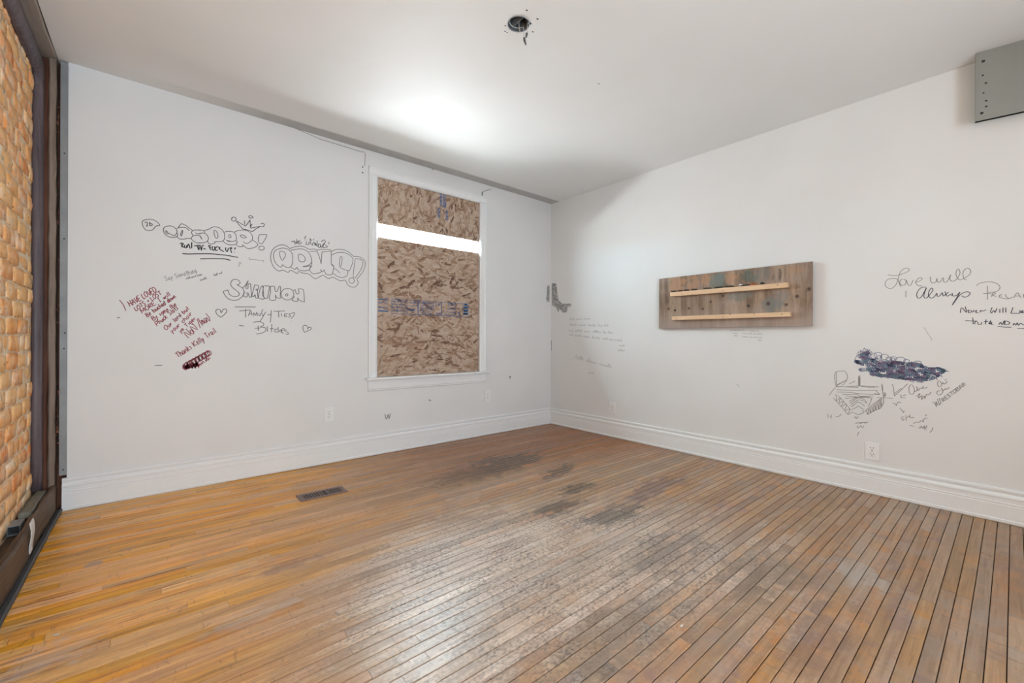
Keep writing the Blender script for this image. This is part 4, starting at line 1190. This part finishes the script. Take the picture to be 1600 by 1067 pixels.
# ---- outlined block letters next to the window
D = Drawing('back'); A, S = (410, 360), 6.1
D.strokes(A, S, [
 [(80, 230), (100, 180), (150, 145), (200, 138), (240, 155), (262, 175)], [(262, 175), (300, 158), (370, 150), (410, 160), (440, 178), (500, 178), (525, 192)], [(525, 192), (550, 180), (640, 183), (665, 200)], [(665, 200), (700, 182), (760, 182), (820, 205), (870, 248)],
 [(870, 248), (920, 250), (970, 285), (980, 320), (960, 390), (900, 465)], [(900, 465), (912, 500), (890, 535), (850, 540), (810, 515), (790, 475), (740, 480), (670, 445), (630, 460), (580, 428), (540, 445), (500, 460), (460, 430), (440, 415), (380, 405), (345, 390), (330, 410), (270, 380), (245, 400), (200, 380), (150, 385), (105, 345), (80, 280), (80, 230)],
 [(190, 168), (240, 178), (280, 215), (290, 270), (280, 330), (250, 355), (215, 345), (190, 325)], [(190, 325), (180, 350), (150, 335), (120, 300), (105, 240), (125, 190), (190, 168)], [(165, 205), (195, 198), (220, 225), (210, 260), (190, 285), (168, 245), (165, 205)],
 [(270, 190), (330, 178), (390, 180), (440, 210), (465, 260), (465, 310), (430, 335), (385, 345), (410, 345), (460, 335)], [(460, 335), (445, 375), (400, 385), (345, 375), (330, 350)], [(330, 350), (310, 370), (270, 350)], [(345, 230), (385, 235), (408, 270), (395, 298), (350, 290), (345, 230)],
 [(445, 198), (520, 198)], [(520, 198), (545, 260), (560, 320)], [(560, 320), (568, 205)], [(568, 205), (650, 200), (655, 230), (655, 320)], [(655, 320), (680, 345), (665, 420)], [(665, 420), (610, 420), (590, 375)], [(590, 375), (570, 395), (555, 370)], [(555, 370), (555, 400), (480, 415)], [(480, 415), (450, 375), (470, 330), (465, 260)],
 [(660, 235), (720, 210), (790, 215), (850, 250), (862, 300), (830, 385)], [(830, 385), (800, 380), (740, 350), (735, 300), (745, 250), (760, 260), (755, 310), (745, 345)], [(655, 325), (675, 340), (680, 365)], [(740, 405), (700, 370), (680, 365)], [(815, 385), (810, 425), (770, 448), (720, 440), (670, 405)],
 [(885, 270), (930, 275), (958, 300), (940, 370), (885, 452)], [(885, 452), (865, 440), (875, 340), (885, 270)]], 0.0047)
D.ellipse(A, S, (850, 478), 26, 26, 0.0047)
D.done('graffiti_lettering', GREYINK, 'outlined block-letter tag with a double contour beside the window')
D = Drawing('back'); A, S = (450, 365), 22.86
D.strokes(A, S, [[(115, 295), (170, 275), (250, 265)], [(215, 270), (265, 395)], [(255, 290), (310, 360), (330, 270)], [(310, 200), (315, 350)], [(370, 260), (360, 360), (420, 370), (490, 310)], [(370, 260), (440, 260)], [(370, 310), (420, 305)],
 [(635, 75), (590, 190)], [(620, 210), (630, 245)], [(650, 280), (660, 380), (620, 380)], [(690, 385), (720, 400), (760, 330), (730, 285)], [(790, 160), (800, 300), (840, 410)], [(800, 200), (850, 250)], [(900, 190), (930, 240)],
 [(880, 425), (890, 340), (940, 320), (970, 430), (990, 340), (1020, 440)], [(1035, 250), (1045, 460)], [(1090, 380), (1085, 480), (1150, 480), (1160, 390), (1090, 380)], [(1170, 400), (1190, 490), (1230, 480), (1230, 380)],
 [(1190, 290), (1280, 225), (1335, 290), (1300, 380), (1410, 460), (1340, 490), (1260, 480), (1280, 330)], [(1470, 300), (1450, 390)]], 0.0048)
D.done('marker_writing', INK, 'small black quoted words above the outlined block letters')

# ---- block-letter name, two lines below it, hearts
D = Drawing('back'); A, S = (330, 430), 9.41
D.strokes(A, S, [
 [(245, 215), (175, 240)], [(175, 240), (200, 290), (250, 345), (340, 370), (410, 350), (465, 300), (482, 240), (460, 190), (380, 140)], [(380, 140), (420, 125), (420, 95), (385, 65), (340, 60), (300, 85), (287, 125), (300, 165), (350, 210), (400, 250), (412, 285), (380, 312), (320, 310), (270, 280), (245, 215)],
 [(460, 185), (500, 150), (545, 80), (525, 130), (510, 190), (540, 190), (545, 130), (580, 125)], [(580, 125), (585, 210), (590, 315), (560, 315), (545, 265), (525, 265), (530, 315), (475, 310), (490, 240)],
 [(620, 310), (600, 300), (640, 140)], [(640, 140), (700, 160), (680, 230), (690, 340)], [(690, 340), (655, 330), (645, 285), (625, 320)], [(690, 340), (720, 200), (760, 150)], [(760, 150), (770, 300), (775, 350), (700, 340)],
 [(770, 160), (755, 290), (800, 345)], [(800, 345), (830, 320), (860, 160)], [(860, 160), (780, 155)], [(870, 165), (930, 165), (940, 230), (970, 235), (1000, 165), (1020, 180), (1015, 300), (1020, 335), (965, 330), (945, 285)], [(945, 285), (940, 365), (855, 355), (870, 260), (870, 165)],
 [(1205, 225), (1235, 215), (1250, 270), (1290, 265), (1280, 200)], [(1280, 200), (1350, 210), (1365, 300), (1370, 395)], [(1370, 395), (1300, 370), (1270, 330)], [(1270, 330), (1265, 385), (1185, 370)], [(1185, 370), (1225, 310)]], 0.0048)
D.ellipse(A, S, (1120, 278), 95, 85, 0.0048); D.ellipse(A, S, (1112, 288), 17, 17, 0.0048, 10); D.ellipse(A, S, (665, 212), 8, 8, 0.0045, 8)
D.done('graffiti_lettering', GREYINK, 'narrow outlined block-letter name in the middle of the marker drawings')
D = Drawing('back')
D.strokes(A, S, [[(345, 465), (655, 467)], [(410, 525), (580, 510)], [(505, 495), (503, 620)], [(545, 600), (580, 520), (600, 590)], [(555, 570), (600, 565)], [(620, 600), (625, 550), (650, 590), (670, 545), (680, 600)], [(700, 560), (705, 600)], [(760, 500), (715, 600)], [(750, 560), (760, 600), (800, 540), (720, 680)],
 [(830, 570), (850, 585), (880, 570)], [(885, 515), (870, 695)], [(920, 530), (1085, 525)], [(990, 530), (993, 620)], [(1030, 555), (1035, 605)], [(1080, 565), (1080, 610), (1120, 605)], [(1080, 565), (1125, 562)], [(1080, 588), (1115, 585)], [(1180, 560), (1140, 575), (1170, 600), (1130, 620)],
 [(1180, 560), (1225, 550), (1215, 590), (1175, 640)], [(1180, 672), (1183, 679)], [(615, 692), (700, 682), (760, 700), (770, 735), (720, 760), (790, 770), (800, 810), (760, 845), (660, 865)], [(690, 740), (690, 815)], [(640, 780), (720, 775)], [(822, 750), (825, 830)],
 [(890, 715), (888, 840)], [(860, 790), (920, 785)], [(975, 790), (935, 800), (940, 835), (980, 830)], [(985, 760), (990, 835), (1020, 800), (1030, 850)], [(1035, 815), (1075, 800), (1060, 780), (1030, 810), (1060, 860)], [(1110, 800), (1080, 815), (1130, 845), (1125, 870), (1090, 860)], [(410, 735), (430, 740), (480, 745)]], 0.0046)
D.done('marker_writing', GREYINK, 'two lines of thin black writing below the narrow block letters')
D = Drawing('back')
D.strokes(A, S, [[(145, 555), (130, 510), (90, 500), (68, 530), (90, 580), (145, 620)], [(145, 620), (200, 570), (230, 530), (215, 500), (180, 500), (150, 550)]], 0.0050)
D.done('heart_drawing', GREYINK, 'upright heart left of the thin black writing')
D = Drawing('back')
D.strokes(A, S, [[(1415, 800), (1420, 760), (1385, 735), (1350, 750), (1350, 790), (1370, 840)], [(1370, 840), (1430, 815), (1470, 790), (1460, 765), (1430, 770), (1415, 800)]], 0.0050)
D.done('heart_drawing', GREYINK, 'tilted heart right of the thin black writing')

# ---- pencil lines above, tick marks
D = Drawing('back'); A, S = (250, 410), 8.42
D.text(A, S, 'Say Something', (70, 245), (490, 130), 62, 0.0032, 0.08, 3)
D.scrawl(A, S, (345, 225), (575, 165), 40, 0.003, 3, 5); D.scrawl(A, S, (530, 245), (640, 212), 34, 0.003, 1, 6); D.scrawl(A, S, (715, 180), (840, 140), 34, 0.003, 2, 7)
D.strokes((210, 325), 7.114, [[(1275, 550), (1278, 575)], [(1275, 568), (1350, 575), (1430, 585)], [(1430, 575), (1435, 600)], [(1160, 655), (1170, 600), (1190, 625)]], 0.003)
D.done('pencil_writing', PENCIL, 'slanting pencil line under the bold black capitals')

# ---- dark red verse
D = Drawing('back'); A, S = (180, 430), 6.67
D.strokes(A, S, [[(45, 258), (85, 310), (110, 370)]], 0.0042)
for i, (s, a, b, h) in enumerate((('HAVE LOVED', (155, 328), (442, 165), 58), ('LOTS + LOST', (218, 372), (492, 195), 44), ('MORE. I will', (282, 397), (580, 205), 44), ('Be touched down', (335, 438), (640, 228), 46),
        ('By some the', (398, 474), (645, 312), 46), ('Phuck Slots', (440, 530), (665, 345), 52), ('Our lord but', (530, 572), (778, 348), 44), ('your choir', (592, 605), (810, 405), 44), ('ye Tiger', (682, 602), (845, 455), 42),
        ('NoN', (765, 655), (870, 560), 85), ('/(man)', (880, 535), (1000, 470), 80), ('Thanks Kelly Trail', (655, 862), (1060, 592), 58))):
    D.text(A, S, s, a, b, h, 0.0046, 0.07, 20 + i)
rs = random.Random(4)
lp = []
for i in range(150):
    t = i / 149
    bx, by = 725 + 260 * t, 955 - 150 * t
    an = i * 0.95
    lp.append((bx + 26 * math.cos(an) + 8 * math.sin(i * .3), by + (34 - 8 * t) * math.sin(an)))
D.strokes(A, S, [lp], 0.0042, 3)
lp = [(715 + 150 * (i / 70) + 18 * math.cos(i * 2.1), 955 - 20 * (i / 70) + 30 * math.sin(i * 2.5)) for i in range(71)]
D.strokes(A, S, [lp], 0.0060, 2)
D.scrawl(A, S, (880, 945), (1010, 862), 50, 0.0045, 2, 9)
D.done('marker_writing', RED, 'slanting dark red verse ending in a red scribble')

# ---- right wall: big cursive words
D = Drawing('right'); A, S = (1380, 415), 10.667
D.strokes(A, S, [[(80, 155), (170, 165), (260, 160), (340, 130), (410, 100), (435, 65), (400, 45), (340, 55), (290, 100), (265, 160), (245, 240), (210, 320), (150, 375), (90, 378), (40, 340), (35, 280), (80, 230), (150, 215), (210, 215), (250, 250), (290, 350)],
 [(330, 225), (285, 245), (280, 300), (320, 330), (370, 310), (380, 250), (340, 225)], [(385, 240), (420, 320), (460, 325), (500, 240)], [(530, 275), (600, 260), (650, 220), (620, 200), (570, 230), (545, 290), (590, 335), (650, 335)],
 [(785, 185), (790, 260), (830, 290), (880, 270), (895, 210), (905, 270), (950, 270), (1000, 200), (1010, 270), (1070, 260), (1125, 150), (1110, 220), (1150, 260), (1220, 230), (1280, 130), (1260, 60), (1225, 80), (1215, 150), (1260, 230), (1320, 225), (1440, 150), (1455, 80), (1400, 40), (1340, 90), (1330, 160), (1350, 220), (1390, 238)],
 [(380, 420), (375, 525)]], 0.0034)
A2, S2 = (1490, 430), 11.85
D.strokes(A2, S2, [[(420, 195), (470, 155), (560, 130), (680, 122), (790, 150), (855, 205), (840, 270), (760, 310), (640, 310)], [(625, 195), (628, 450)], [(550, 338), (690, 338)], [(715, 340), (705, 400)], [(715, 340), (760, 320), (770, 350), (720, 365), (790, 395)], [(900, 350), (850, 375), (850, 410)], [(840, 380), (900, 385)],
 [(840, 405), (940, 435), (1040, 430), (1090, 400)], [(960, 350), (975, 400), (1030, 430)], [(1110, 420), (1180, 325), (1240, 415)], [(1140, 385), (1220, 380)], [(1295, 345), (1297, 410)], [(1340, 340), (1342, 410), (1400, 412)]], 0.0032)
D.done('pen_writing', PENCIL, 'large loopy pencil words on the right wall right of the plywood')
D = Drawing('right')
D.strokes(A, S, [[(720, 360), (640, 365), (575, 430), (560, 510), (600, 545), (650, 500), (720, 370), (690, 450), (680, 520), (720, 540), (780, 480), (830, 400), (800, 375), (765, 430), (755, 500), (800, 540), (850, 520), (895, 460), (900, 510), (945, 500), (985, 450), (1000, 505), (1040, 480), (1030, 430)],
 [(1090, 440), (1050, 480), (1070, 510), (1120, 480), (1140, 500)], [(1150, 455), (1165, 505), (1230, 490), (1280, 440), (1210, 560), (1150, 655), (1180, 620), (1250, 520), (1320, 460), (1400, 435), (1450, 460), (1410, 510), (1350, 525), (1310, 500)]], 0.0038)
D.strokes(A2, S2, [[(125, 695), (150, 600), (235, 690), (215, 580)], [(245, 665), (290, 645), (270, 690), (320, 690)], [(320, 650), (345, 685), (380, 645)], [(385, 670), (430, 650), (410, 690), (460, 690)], [(490, 690), (500, 650), (530, 665), (605, 640)],
 [(715, 595), (685, 670), (705, 695), (745, 650), (770, 690), (800, 610)], [(855, 625), (855, 695)], [(915, 600), (912, 695)], [(965, 600), (968, 690)], [(1100, 595), (1060, 705)], [(1060, 705), (1225, 705)], [(1230, 650), (1228, 702)], [(1250, 690), (1290, 670), (1270, 655), (1250, 690), (1304, 692)],
 [(215, 838), (440, 850)], [(355, 785), (362, 905)], [(390, 905), (400, 860), (440, 855)], [(450, 865), (455, 910), (510, 905), (520, 870)], [(600, 820), (590, 910)], [(560, 860), (640, 855)], [(650, 905), (690, 835), (665, 905), (710, 870), (700, 910), (740, 910)],
 [(840, 915), (870, 870), (900, 915), (940, 840), (950, 900)], [(960, 850), (940, 910), (1000, 915), (1040, 880), (1000, 855), (960, 850)], [(810, 945), (940, 960), (1070, 962)], [(1100, 930), (1120, 890), (1150, 925), (1180, 880), (1200, 930), (1240, 890), (1304, 925)], [(1180, 985), (1310, 988)]], 0.0036)
D.done('pen_writing', PENBLUE, 'dark blue-black cursive and two printed lines at the right picture edge')
D = Drawing('right')
D.strokes((1370, 400), 6.957, [[(515, 775), (560, 850), (600, 905)], [(600, 905), (585, 920)]], 0.0036)
D.strokes((1140, 590), 4.0, [[(40, 40), (60, 50), (50, 60)]], 0.004)
D.done('wall_scratch', FAINT, 'short scratch below the big cursive words')

# ---- ink scribble: many crossing loops
OUT = [(75, 260), (140, 170), (200, 90), (330, 70), (350, 130), (330, 190), (480, 210), (560, 230), (700, 240), (860, 245), (980, 260), (1120, 270), (1220, 320), (1280, 345), (1400, 335), (1480, 350), (1540, 400), (1480, 440), (1400, 500), (1300, 545), (1150, 560), (950, 540), (720, 520), (500, 490), (340, 460), (290, 400), (280, 330), (140, 290)]
def inside(p, poly):
    c = False; n = len(poly)
    for i in range(n):
        (x1, y1), (x2, y2) = poly[i], poly[(i + 1) % n]
        if (y1 > p[1]) != (y2 > p[1]) and p[0] < (x2 - x1) * (p[1] - y1) / (y2 - y1) + x1: c = not c
    return c
A, S = (1325, 540), 10.0
def scribble(mat, name, label, n, w, seed, extra=None, lift=0.0):
    D = Drawing('right', lift); r = random.Random(seed); k = 0
    while k < n:
        p = (r.uniform(70, 1540), r.uniform(60, 565))
        if not inside(p, OUT): continue
        q = []
        x, y_ = p; rad = r.uniform(12, 24); ph = r.uniform(0, 6)
        for i in range(16):
            an = ph + i * 0.9
            xx, yy = x + i * 4.2 + rad * math.cos(an), y_ + i * 0.8 + rad * 0.9 * math.sin(an)
            if inside((xx, yy), OUT) or r.random() < 0.07: q.append((xx, yy))
        if len(q) > 4: D.strokes(A, S, [q], w, 2)
        k += 1
    if extra: extra(D, r)
    return D.done(name, mat, label)
def loops(D, r):
    for (cx_, cy_, rx_, ry_) in ((400, 160, 45, 45), (470, 150, 62, 48), (570, 175, 62, 44), (490, 190, 36, 34), (640, 205, 48, 28), (710, 205, 55, 34), (700, 210, 30, 20), (820, 220, 80, 40), (915, 240, 45, 28), (1090, 262, 60, 22), (215, 385, 40, 16), (240, 375, 50, 22)):
        D.ellipse(A, S, (cx_, cy_), rx_, ry_, 0.0030, 20)
    D.strokes(A, S, [[(100, 235), (140, 150), (160, 130), (155, 100), (190, 100), (195, 70), (225, 85), (260, 35), (270, 75), (300, 50), (315, 75), (345, 60)], [(160, 380), (190, 350), (185, 400), (215, 360), (220, 405), (250, 370), (290, 400)], [(960, 540), (1010, 570), (1030, 560)], [(1130, 555), (1150, 578), (1180, 565)]], 0.0030)
scribble(NAVY, 'ink_scribble', 'long dense blue-black ballpoint scribble on the right wall', 270, 0.0040, 2, loops)
scribble(TEALI, 'ink_scribble', 'teal loops within the long ballpoint scribble', 60, 0.0034, 5, None, 0.0003)
scribble(PLUM, 'ink_scribble', 'plum loops within the long ballpoint scribble', 40, 0.0034, 8, None, 0.0005)

# ---- pencil sketch under the scribble
D = Drawing('right'); A, S = (1285, 570), 9.28
D.strokes(A, S, [[(200, 100), (270, 92), (330, 95), (360, 150), (355, 210), (290, 250), (220, 285), (200, 310), (180, 220), (175, 150), (200, 100)], [(205, 110), (200, 200), (210, 290)], [(100, 440), (150, 370), (190, 330)], [(210, 300), (350, 220)], [(290, 300), (355, 225)], [(390, 275), (475, 235)],
 [(520, 170), (545, 165), (545, 300)], [(525, 170), (520, 300)], [(535, 180), (535, 300)], [(190, 320), (400, 315), (560, 305), (800, 320)], [(200, 312), (400, 322), (520, 328)], [(560, 310), (690, 326), (815, 316)], [(210, 360), (400, 368), (560, 370), (800, 370)], [(205, 392), (400, 400), (560, 420), (830, 430)], [(290, 430), (500, 430), (560, 455), (740, 450)], [(340, 450), (560, 470), (690, 480)], [(330, 490), (560, 462), (700, 470)],
 [(860, 275), (868, 350), (885, 450), (885, 550), (840, 630)], [(868, 290), (876, 380)], [(780, 380), (830, 430), (780, 420)], [(750, 410), (830, 432)],
 [(180, 440), (210, 440), (200, 520), (260, 480), (240, 550), (300, 530), (280, 600), (350, 570), (330, 660), (400, 640), (370, 720), (440, 680)], [(230, 450), (300, 520), (400, 640)], [(160, 480), (280, 610), (370, 720)],
 [(410, 600), (440, 560), (520, 510), (590, 520), (640, 560)], [(430, 610), (470, 570), (520, 540), (570, 560), (610, 600)], [(400, 560), (450, 520), (520, 480), (600, 500), (650, 550)], [(390, 530), (440, 500), (520, 465), (610, 480)],
 [(390, 650), (460, 635), (520, 595)], [(520, 595), (600, 650)], [(720, 470), (690, 560), (660, 600)], [(450, 690), (520, 720), (600, 690), (580, 660)], [(610, 680), (700, 600), (860, 480)], [(650, 720), (740, 670), (840, 630)],
 [(640, 660), (655, 715), (670, 640)], [(680, 630), (700, 700), (705, 610)], [(720, 600), (740, 680), (745, 580)], [(760, 570), (775, 655), (785, 550)], [(800, 530), (815, 645), (825, 510)], [(840, 500), (850, 610), (860, 490)],
 [(465, 770), (480, 750), (490, 780), (510, 755), (530, 765)], [(480, 850), (520, 840), (560, 850), (580, 830), (620, 845), (660, 825)], [(485, 845), (560, 838), (600, 838), (665, 830)], [(510, 880), (510, 915), (540, 900), (560, 880), (580, 910), (605, 885)], [(530, 970), (505, 1030)],
 [(80, 710), (85, 765)], [(120, 740), (125, 775), (130, 720)], [(190, 750), (240, 745), (275, 715)], [(265, 715), (280, 720)]], 0.0034)
A, S = (1370, 590), 11.856
D.strokes(A, S, [[(285, 120), (310, 200), (325, 340)], [(325, 340), (450, 230), (570, 115)], [(335, 290), (440, 210), (460, 215)], [(0, 370), (150, 375), (300, 382)], [(115, 310), (150, 350), (165, 300), (140, 280), (150, 345)], [(430, 310), (460, 350), (440, 370), (540, 375)], [(480, 335), (545, 315)],
 [(290, 470), (350, 490), (360, 520), (400, 450), (450, 470)], [(430, 560), (490, 640)], [(475, 615), (490, 645), (510, 610)]], 0.0034)
D.done('pencil_sketch', PENCIL, 'pencil sketch of a stepped shape below the ballpoint scribble')
D = Drawing('right')
D.strokes(A, S, [[(640, 125), (600, 170), (600, 270), (640, 310), (690, 280), (690, 190), (650, 130)], [(695, 240), (720, 255), (750, 220), (735, 160), (770, 240), (800, 190), (830, 200), (870, 150), (850, 200), (940, 180)], [(740, 350), (800, 290), (770, 380), (840, 330), (830, 410), (880, 340), (890, 390), (920, 310), (950, 320), (990, 290), (1000, 260)],
 [(500, 720), (460, 740), (480, 790), (510, 760)], [(540, 700), (545, 800)], [(560, 740), (600, 720), (610, 690), (620, 740), (690, 735)], [(610, 885), (650, 890), (690, 910)], [(680, 850), (740, 820), (780, 830), (830, 790), (860, 820), (880, 760), (940, 750)], [(920, 680), (900, 715)],
 [(780, 940), (830, 900), (850, 940), (880, 890), (890, 950), (930, 880)], [(800, 930), (940, 930)], [(870, 960), (920, 970)], [(1040, 920), (1020, 980), (980, 1015)]], 0.0034)
A, S = (1400, 590), 11.86
D.strokes(A, S, [[(790, 60), (770, 110), (800, 170), (850, 130), (820, 70), (790, 60)], [(850, 120), (880, 90), (890, 120), (940, 90), (930, 60)], [(900, 45), (940, 30)], [(830, 245), (770, 250), (760, 300), (820, 320), (870, 260), (840, 190), (880, 240), (920, 200), (935, 220), (990, 180)],
 [(680, 460), (720, 470), (750, 540), (740, 440)], [(740, 440), (780, 510)], [(770, 390), (800, 500)], [(800, 380), (830, 470), (800, 505)]], 0.0034)
D.text(A, S, 'RESTOBAR', (880, 450), (1310, 130), 72, 0.0034, 0.05, 9)
D.done('pencil_writing', PENCIL, 'slanting pencil words right of the stepped sketch')

# ---- faint pencil lines near the corner and below the plywood
D = Drawing('right'); A, S = (880, 480), 8.889
D.scrawl(A, S, (90, 182), (405, 168), 34, 0.0042, 3, 11); D.scrawl(A, S, (85, 255), (640, 272), 40, 0.0048, 5, 12); D.scrawl(A, S, (80, 335), (705, 368), 38, 0.0048, 6, 13); D.scrawl(A, S, (85, 395), (845, 482), 42, 0.0048, 7, 14)
D.scrawl(A, S, (775, 540), (870, 545), 26, 0.004, 1, 15); D.scrawl(A, S, (755, 608), (885, 618), 36, 0.005, 1, 16)
D.scrawl(A, S, (165, 712), (705, 860), 55, 0.0052, 3, 17); D.scrawl(A, S, (350, 920), (450, 935), 40, 0.004, 1, 18)
D.done('pencil_writing', FAINT, 'faint pencil lines on the right wall next to the room corner')
D = Drawing('right'); A, S = (1130, 505), 20.0
D.scrawl(A, S, (215, 235), (700, 240), 30, 0.003, 4, 21); D.scrawl(A, S, (830, 250), (1150, 250), 28, 0.003, 2, 22); D.scrawl(A, S, (310, 325), (490, 325), 34, 0.003, 1, 23); D.scrawl(A, S, (600, 335), (1260, 355), 46, 0.003, 4, 24)
D.scrawl(A, S, (330, 405), (510, 408), 40, 0.003, 1, 25); D.scrawl(A, S, (600, 435), (1270, 465), 46, 0.003, 4, 26); D.scrawl(A, S, (1080, 545), (1240, 550), 50, 0.003, 1, 27)
D.done('pencil_writing', FAINT, 'faint pencil lines right below the plywood board')

# ---- smudges, cracks
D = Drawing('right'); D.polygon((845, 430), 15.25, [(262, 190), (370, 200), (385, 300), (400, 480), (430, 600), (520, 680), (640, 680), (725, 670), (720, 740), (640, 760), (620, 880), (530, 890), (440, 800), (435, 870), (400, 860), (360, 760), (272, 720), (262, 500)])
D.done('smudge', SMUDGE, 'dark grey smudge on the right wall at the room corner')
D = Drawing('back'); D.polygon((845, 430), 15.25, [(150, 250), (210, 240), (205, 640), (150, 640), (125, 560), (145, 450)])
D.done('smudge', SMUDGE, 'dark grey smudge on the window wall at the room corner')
D = Drawing('back')
D.strokes((480, 580), 4.0, [[(485, 268), (495, 300), (505, 270), (512, 296), (519, 265)], [(505, 285), (512, 290)]], 0.008)
D.strokes((480, 580), 4.0, [[(760, 178), (772, 184)]], 0.012); D.strokes((480, 580), 4.0, [[(1262, 30), (1268, 38), (1272, 30)], [(1266, 36), (1268, 46)]], 0.012)
D.strokes((180, 430), 6.67, [[(412, 940), (490, 938)], [(20, 445), (50, 440)]], 0.006)
D.done('smudge', PENCIL, 'small grey scuffs on the window wall near the floor')
D = Drawing('back')
D.strokes((500, 200), 13.333, [[(0, 232), (360, 340), (600, 415), (840, 490), (930, 505)], [(945, 520), (935, 640), (930, 790)]], 0.004, 2)
D.strokes((0, 0), 1.0, [[(330, 157.5), (400, 180), (455, 198), (500, 217.4)]], 0.0032, 2)
D.done('plaster_crack', GREYINK, 'thin plaster crack along the top of the window wall')
D = Drawing('right'); D.strokes((850, 430), 6.275, [[(72, 640), (74, 690), (74, 740)]], 0.006)
D.done('plaster_crack', INK, 'short black crack in the room corner')

# ---- blue stamp printed upside down on the lower OSB sheet
def stamp():
    y0 = YB + 0.0025 - 0.0032
    vs, fs = [], []
    def bar(x0, x1, z0, z1):
        k = len(vs); vs.extend([(x0, y0, z0), (x1, y0, z0), (x1, y0, z1), (x0, y0, z1)]); fs.append((k, k + 1, k + 2, k + 3))
    zb, zt = 1.210, 1.342
    for xa, xb in ((1.588, 1.845), (1.845, 2.092), (2.092, 2.402)):
        bar(xa, xb, zt - 0.004, zt); bar(xa, xb, zb, zb + 0.004); bar(xa, xa + 0.004, zb, zt); bar(xb - 0.004, xb, zb, zt)
    bar(1.469, 1.560, 1.325, 1.335); bar(1.469, 1.560, 1.225, 1.236); bar(1.735, 1.739, zb, 1.335); bar(2.332, 2.336, zb, zt)
    bar(1.739, 1.845, 1.285, 1.289)
    def words(s, xc, zc, h, wmax, rot=math.pi):
        cu = bpy.data.curves.new('t', 'FONT'); cu.body = s; cu.size = 1.0; cu.align_x = 'CENTER'; cu.align_y = 'CENTER'; cu.resolution_u = 2
        ob = bpy.data.objects.new('t', cu); COL.objects.link(ob)
        bpy.context.view_layer.update()
        me = ob.evaluated_get(bpy.context.evaluated_depsgraph_get()).to_mesh()
        xs = [v.co.x for v in me.vertices]; zs = [v.co.y for v in me.vertices]
        wx, hz_ = max(xs) - min(xs), max(zs) - min(zs); mx, mz = (max(xs) + min(xs)) / 2, (max(zs) + min(zs)) / 2
        ca, sa = round(math.cos(rot)), round(math.sin(rot)); k = len(vs)
        for v in me.vertices:
            u, w_ = (v.co.x - mx) / wx * wmax, (v.co.y - mz) / hz_ * h
            vs.append((xc + u * ca - w_ * sa, y0, zc + u * sa + w_ * ca))
        for p in me.polygons: fs.append(tuple(k + i for i in p.vertices))
        ob.to_mesh_clear(); bpy.data.objects.remove(ob); bpy.data.curves.remove(cu)
    for s, xc, zc, h, wm_ in (('23/32', 2.212, 1.283, .026, .09), ('OSB', 2.055, 1.228, .026, .055)):
        words(s, xc, zc, h, wm_)
    # the other printed lines are too blurred to read: rows of broken marks
    r = random.Random(17)
    for xc, zc, h, wm_ in ((2.212, 1.322, .022, .09), (2.212, 1.247, .020, .17), (2.212, 1.222, .010, .19), (1.93, 1.322, .018, .13), (1.94, 1.297, .016, .15), (1.94, 1.272, .016, .15), (1.93, 1.249, .014, .13), (1.93, 1.226, .018, .09),
            (2.055, 1.318, .030, .05), (1.79, 1.318, .020, .07), (1.79, 1.250, .026, .085), (1.66, 1.322, .018, .12), (1.66, 1.295, .016, .13), (1.66, 1.268, .016, .13), (1.66, 1.240, .018, .13), (1.515, 1.300, .018, .085), (1.515, 1.262, .018, .085)):
        x = xc - wm_ / 2
        while x < xc + wm_ / 2:
            w_ = h * r.uniform(0.35, 0.7)
            bar(x, x + w_ * 0.32, zc - h / 2, zc + h / 2)
            if r.random() < 0.7: bar(x, x + w_, zc + h * r.choice((-0.5, -0.1, 0.25)), zc + h * r.choice((-0.5, -0.1, 0.25)) + h * 0.28)
            x += w_ + h * 0.18
    for zc in (1.232, 1.262, 1.292, 1.322):
        bar(2.345, 2.392, zc, zc + 0.009); bar(2.345 if r.random() < .5 else 2.383, 2.354 if r.random() < .5 else 2.392, zc, zc + 0.022)
    tag(adopt(from_py('printed_stamp', vs, fs, STAMP), osb_low), 'blue upside-down ink stamp')
def stamp_top():
    y0 = YB + 0.0025 - 0.0032; vs, fs = [], []
    def bar(x0, x1, z0, z1):
        k = len(vs); vs.extend([(x0, y0, z0), (x1, y0, z0), (x1, y0, z1), (x0, y0, z1)]); fs.append((k, k + 1, k + 2, k + 3))
    r = random.Random(3)
    for cx_, z0, z1 in ((2.085, 2.255, 2.372), (2.125, 2.245, 2.372), (2.06, 2.14, 2.235), (2.15, 2.13, 2.225)):
        z_ = z0
        while z_ < z1:
            hgt = r.uniform(0.006, 0.014)
            bar(cx_ - 0.016, cx_ + 0.016 * r.uniform(0.2, 1), z_, min(z_ + hgt * 0.6, z1)); z_ += hgt
    bar(2.105, 2.109, 2.25, 2.372)
    tag(adopt(from_py('printed_stamp', vs, fs, STAMP), osb_top), 'blue ink stamp standing on end')
stamp(); stamp_top()

for o in scene.objects:
    if o.type == 'MESH' and not o.data.materials: o.data.materials.append(PAINT)
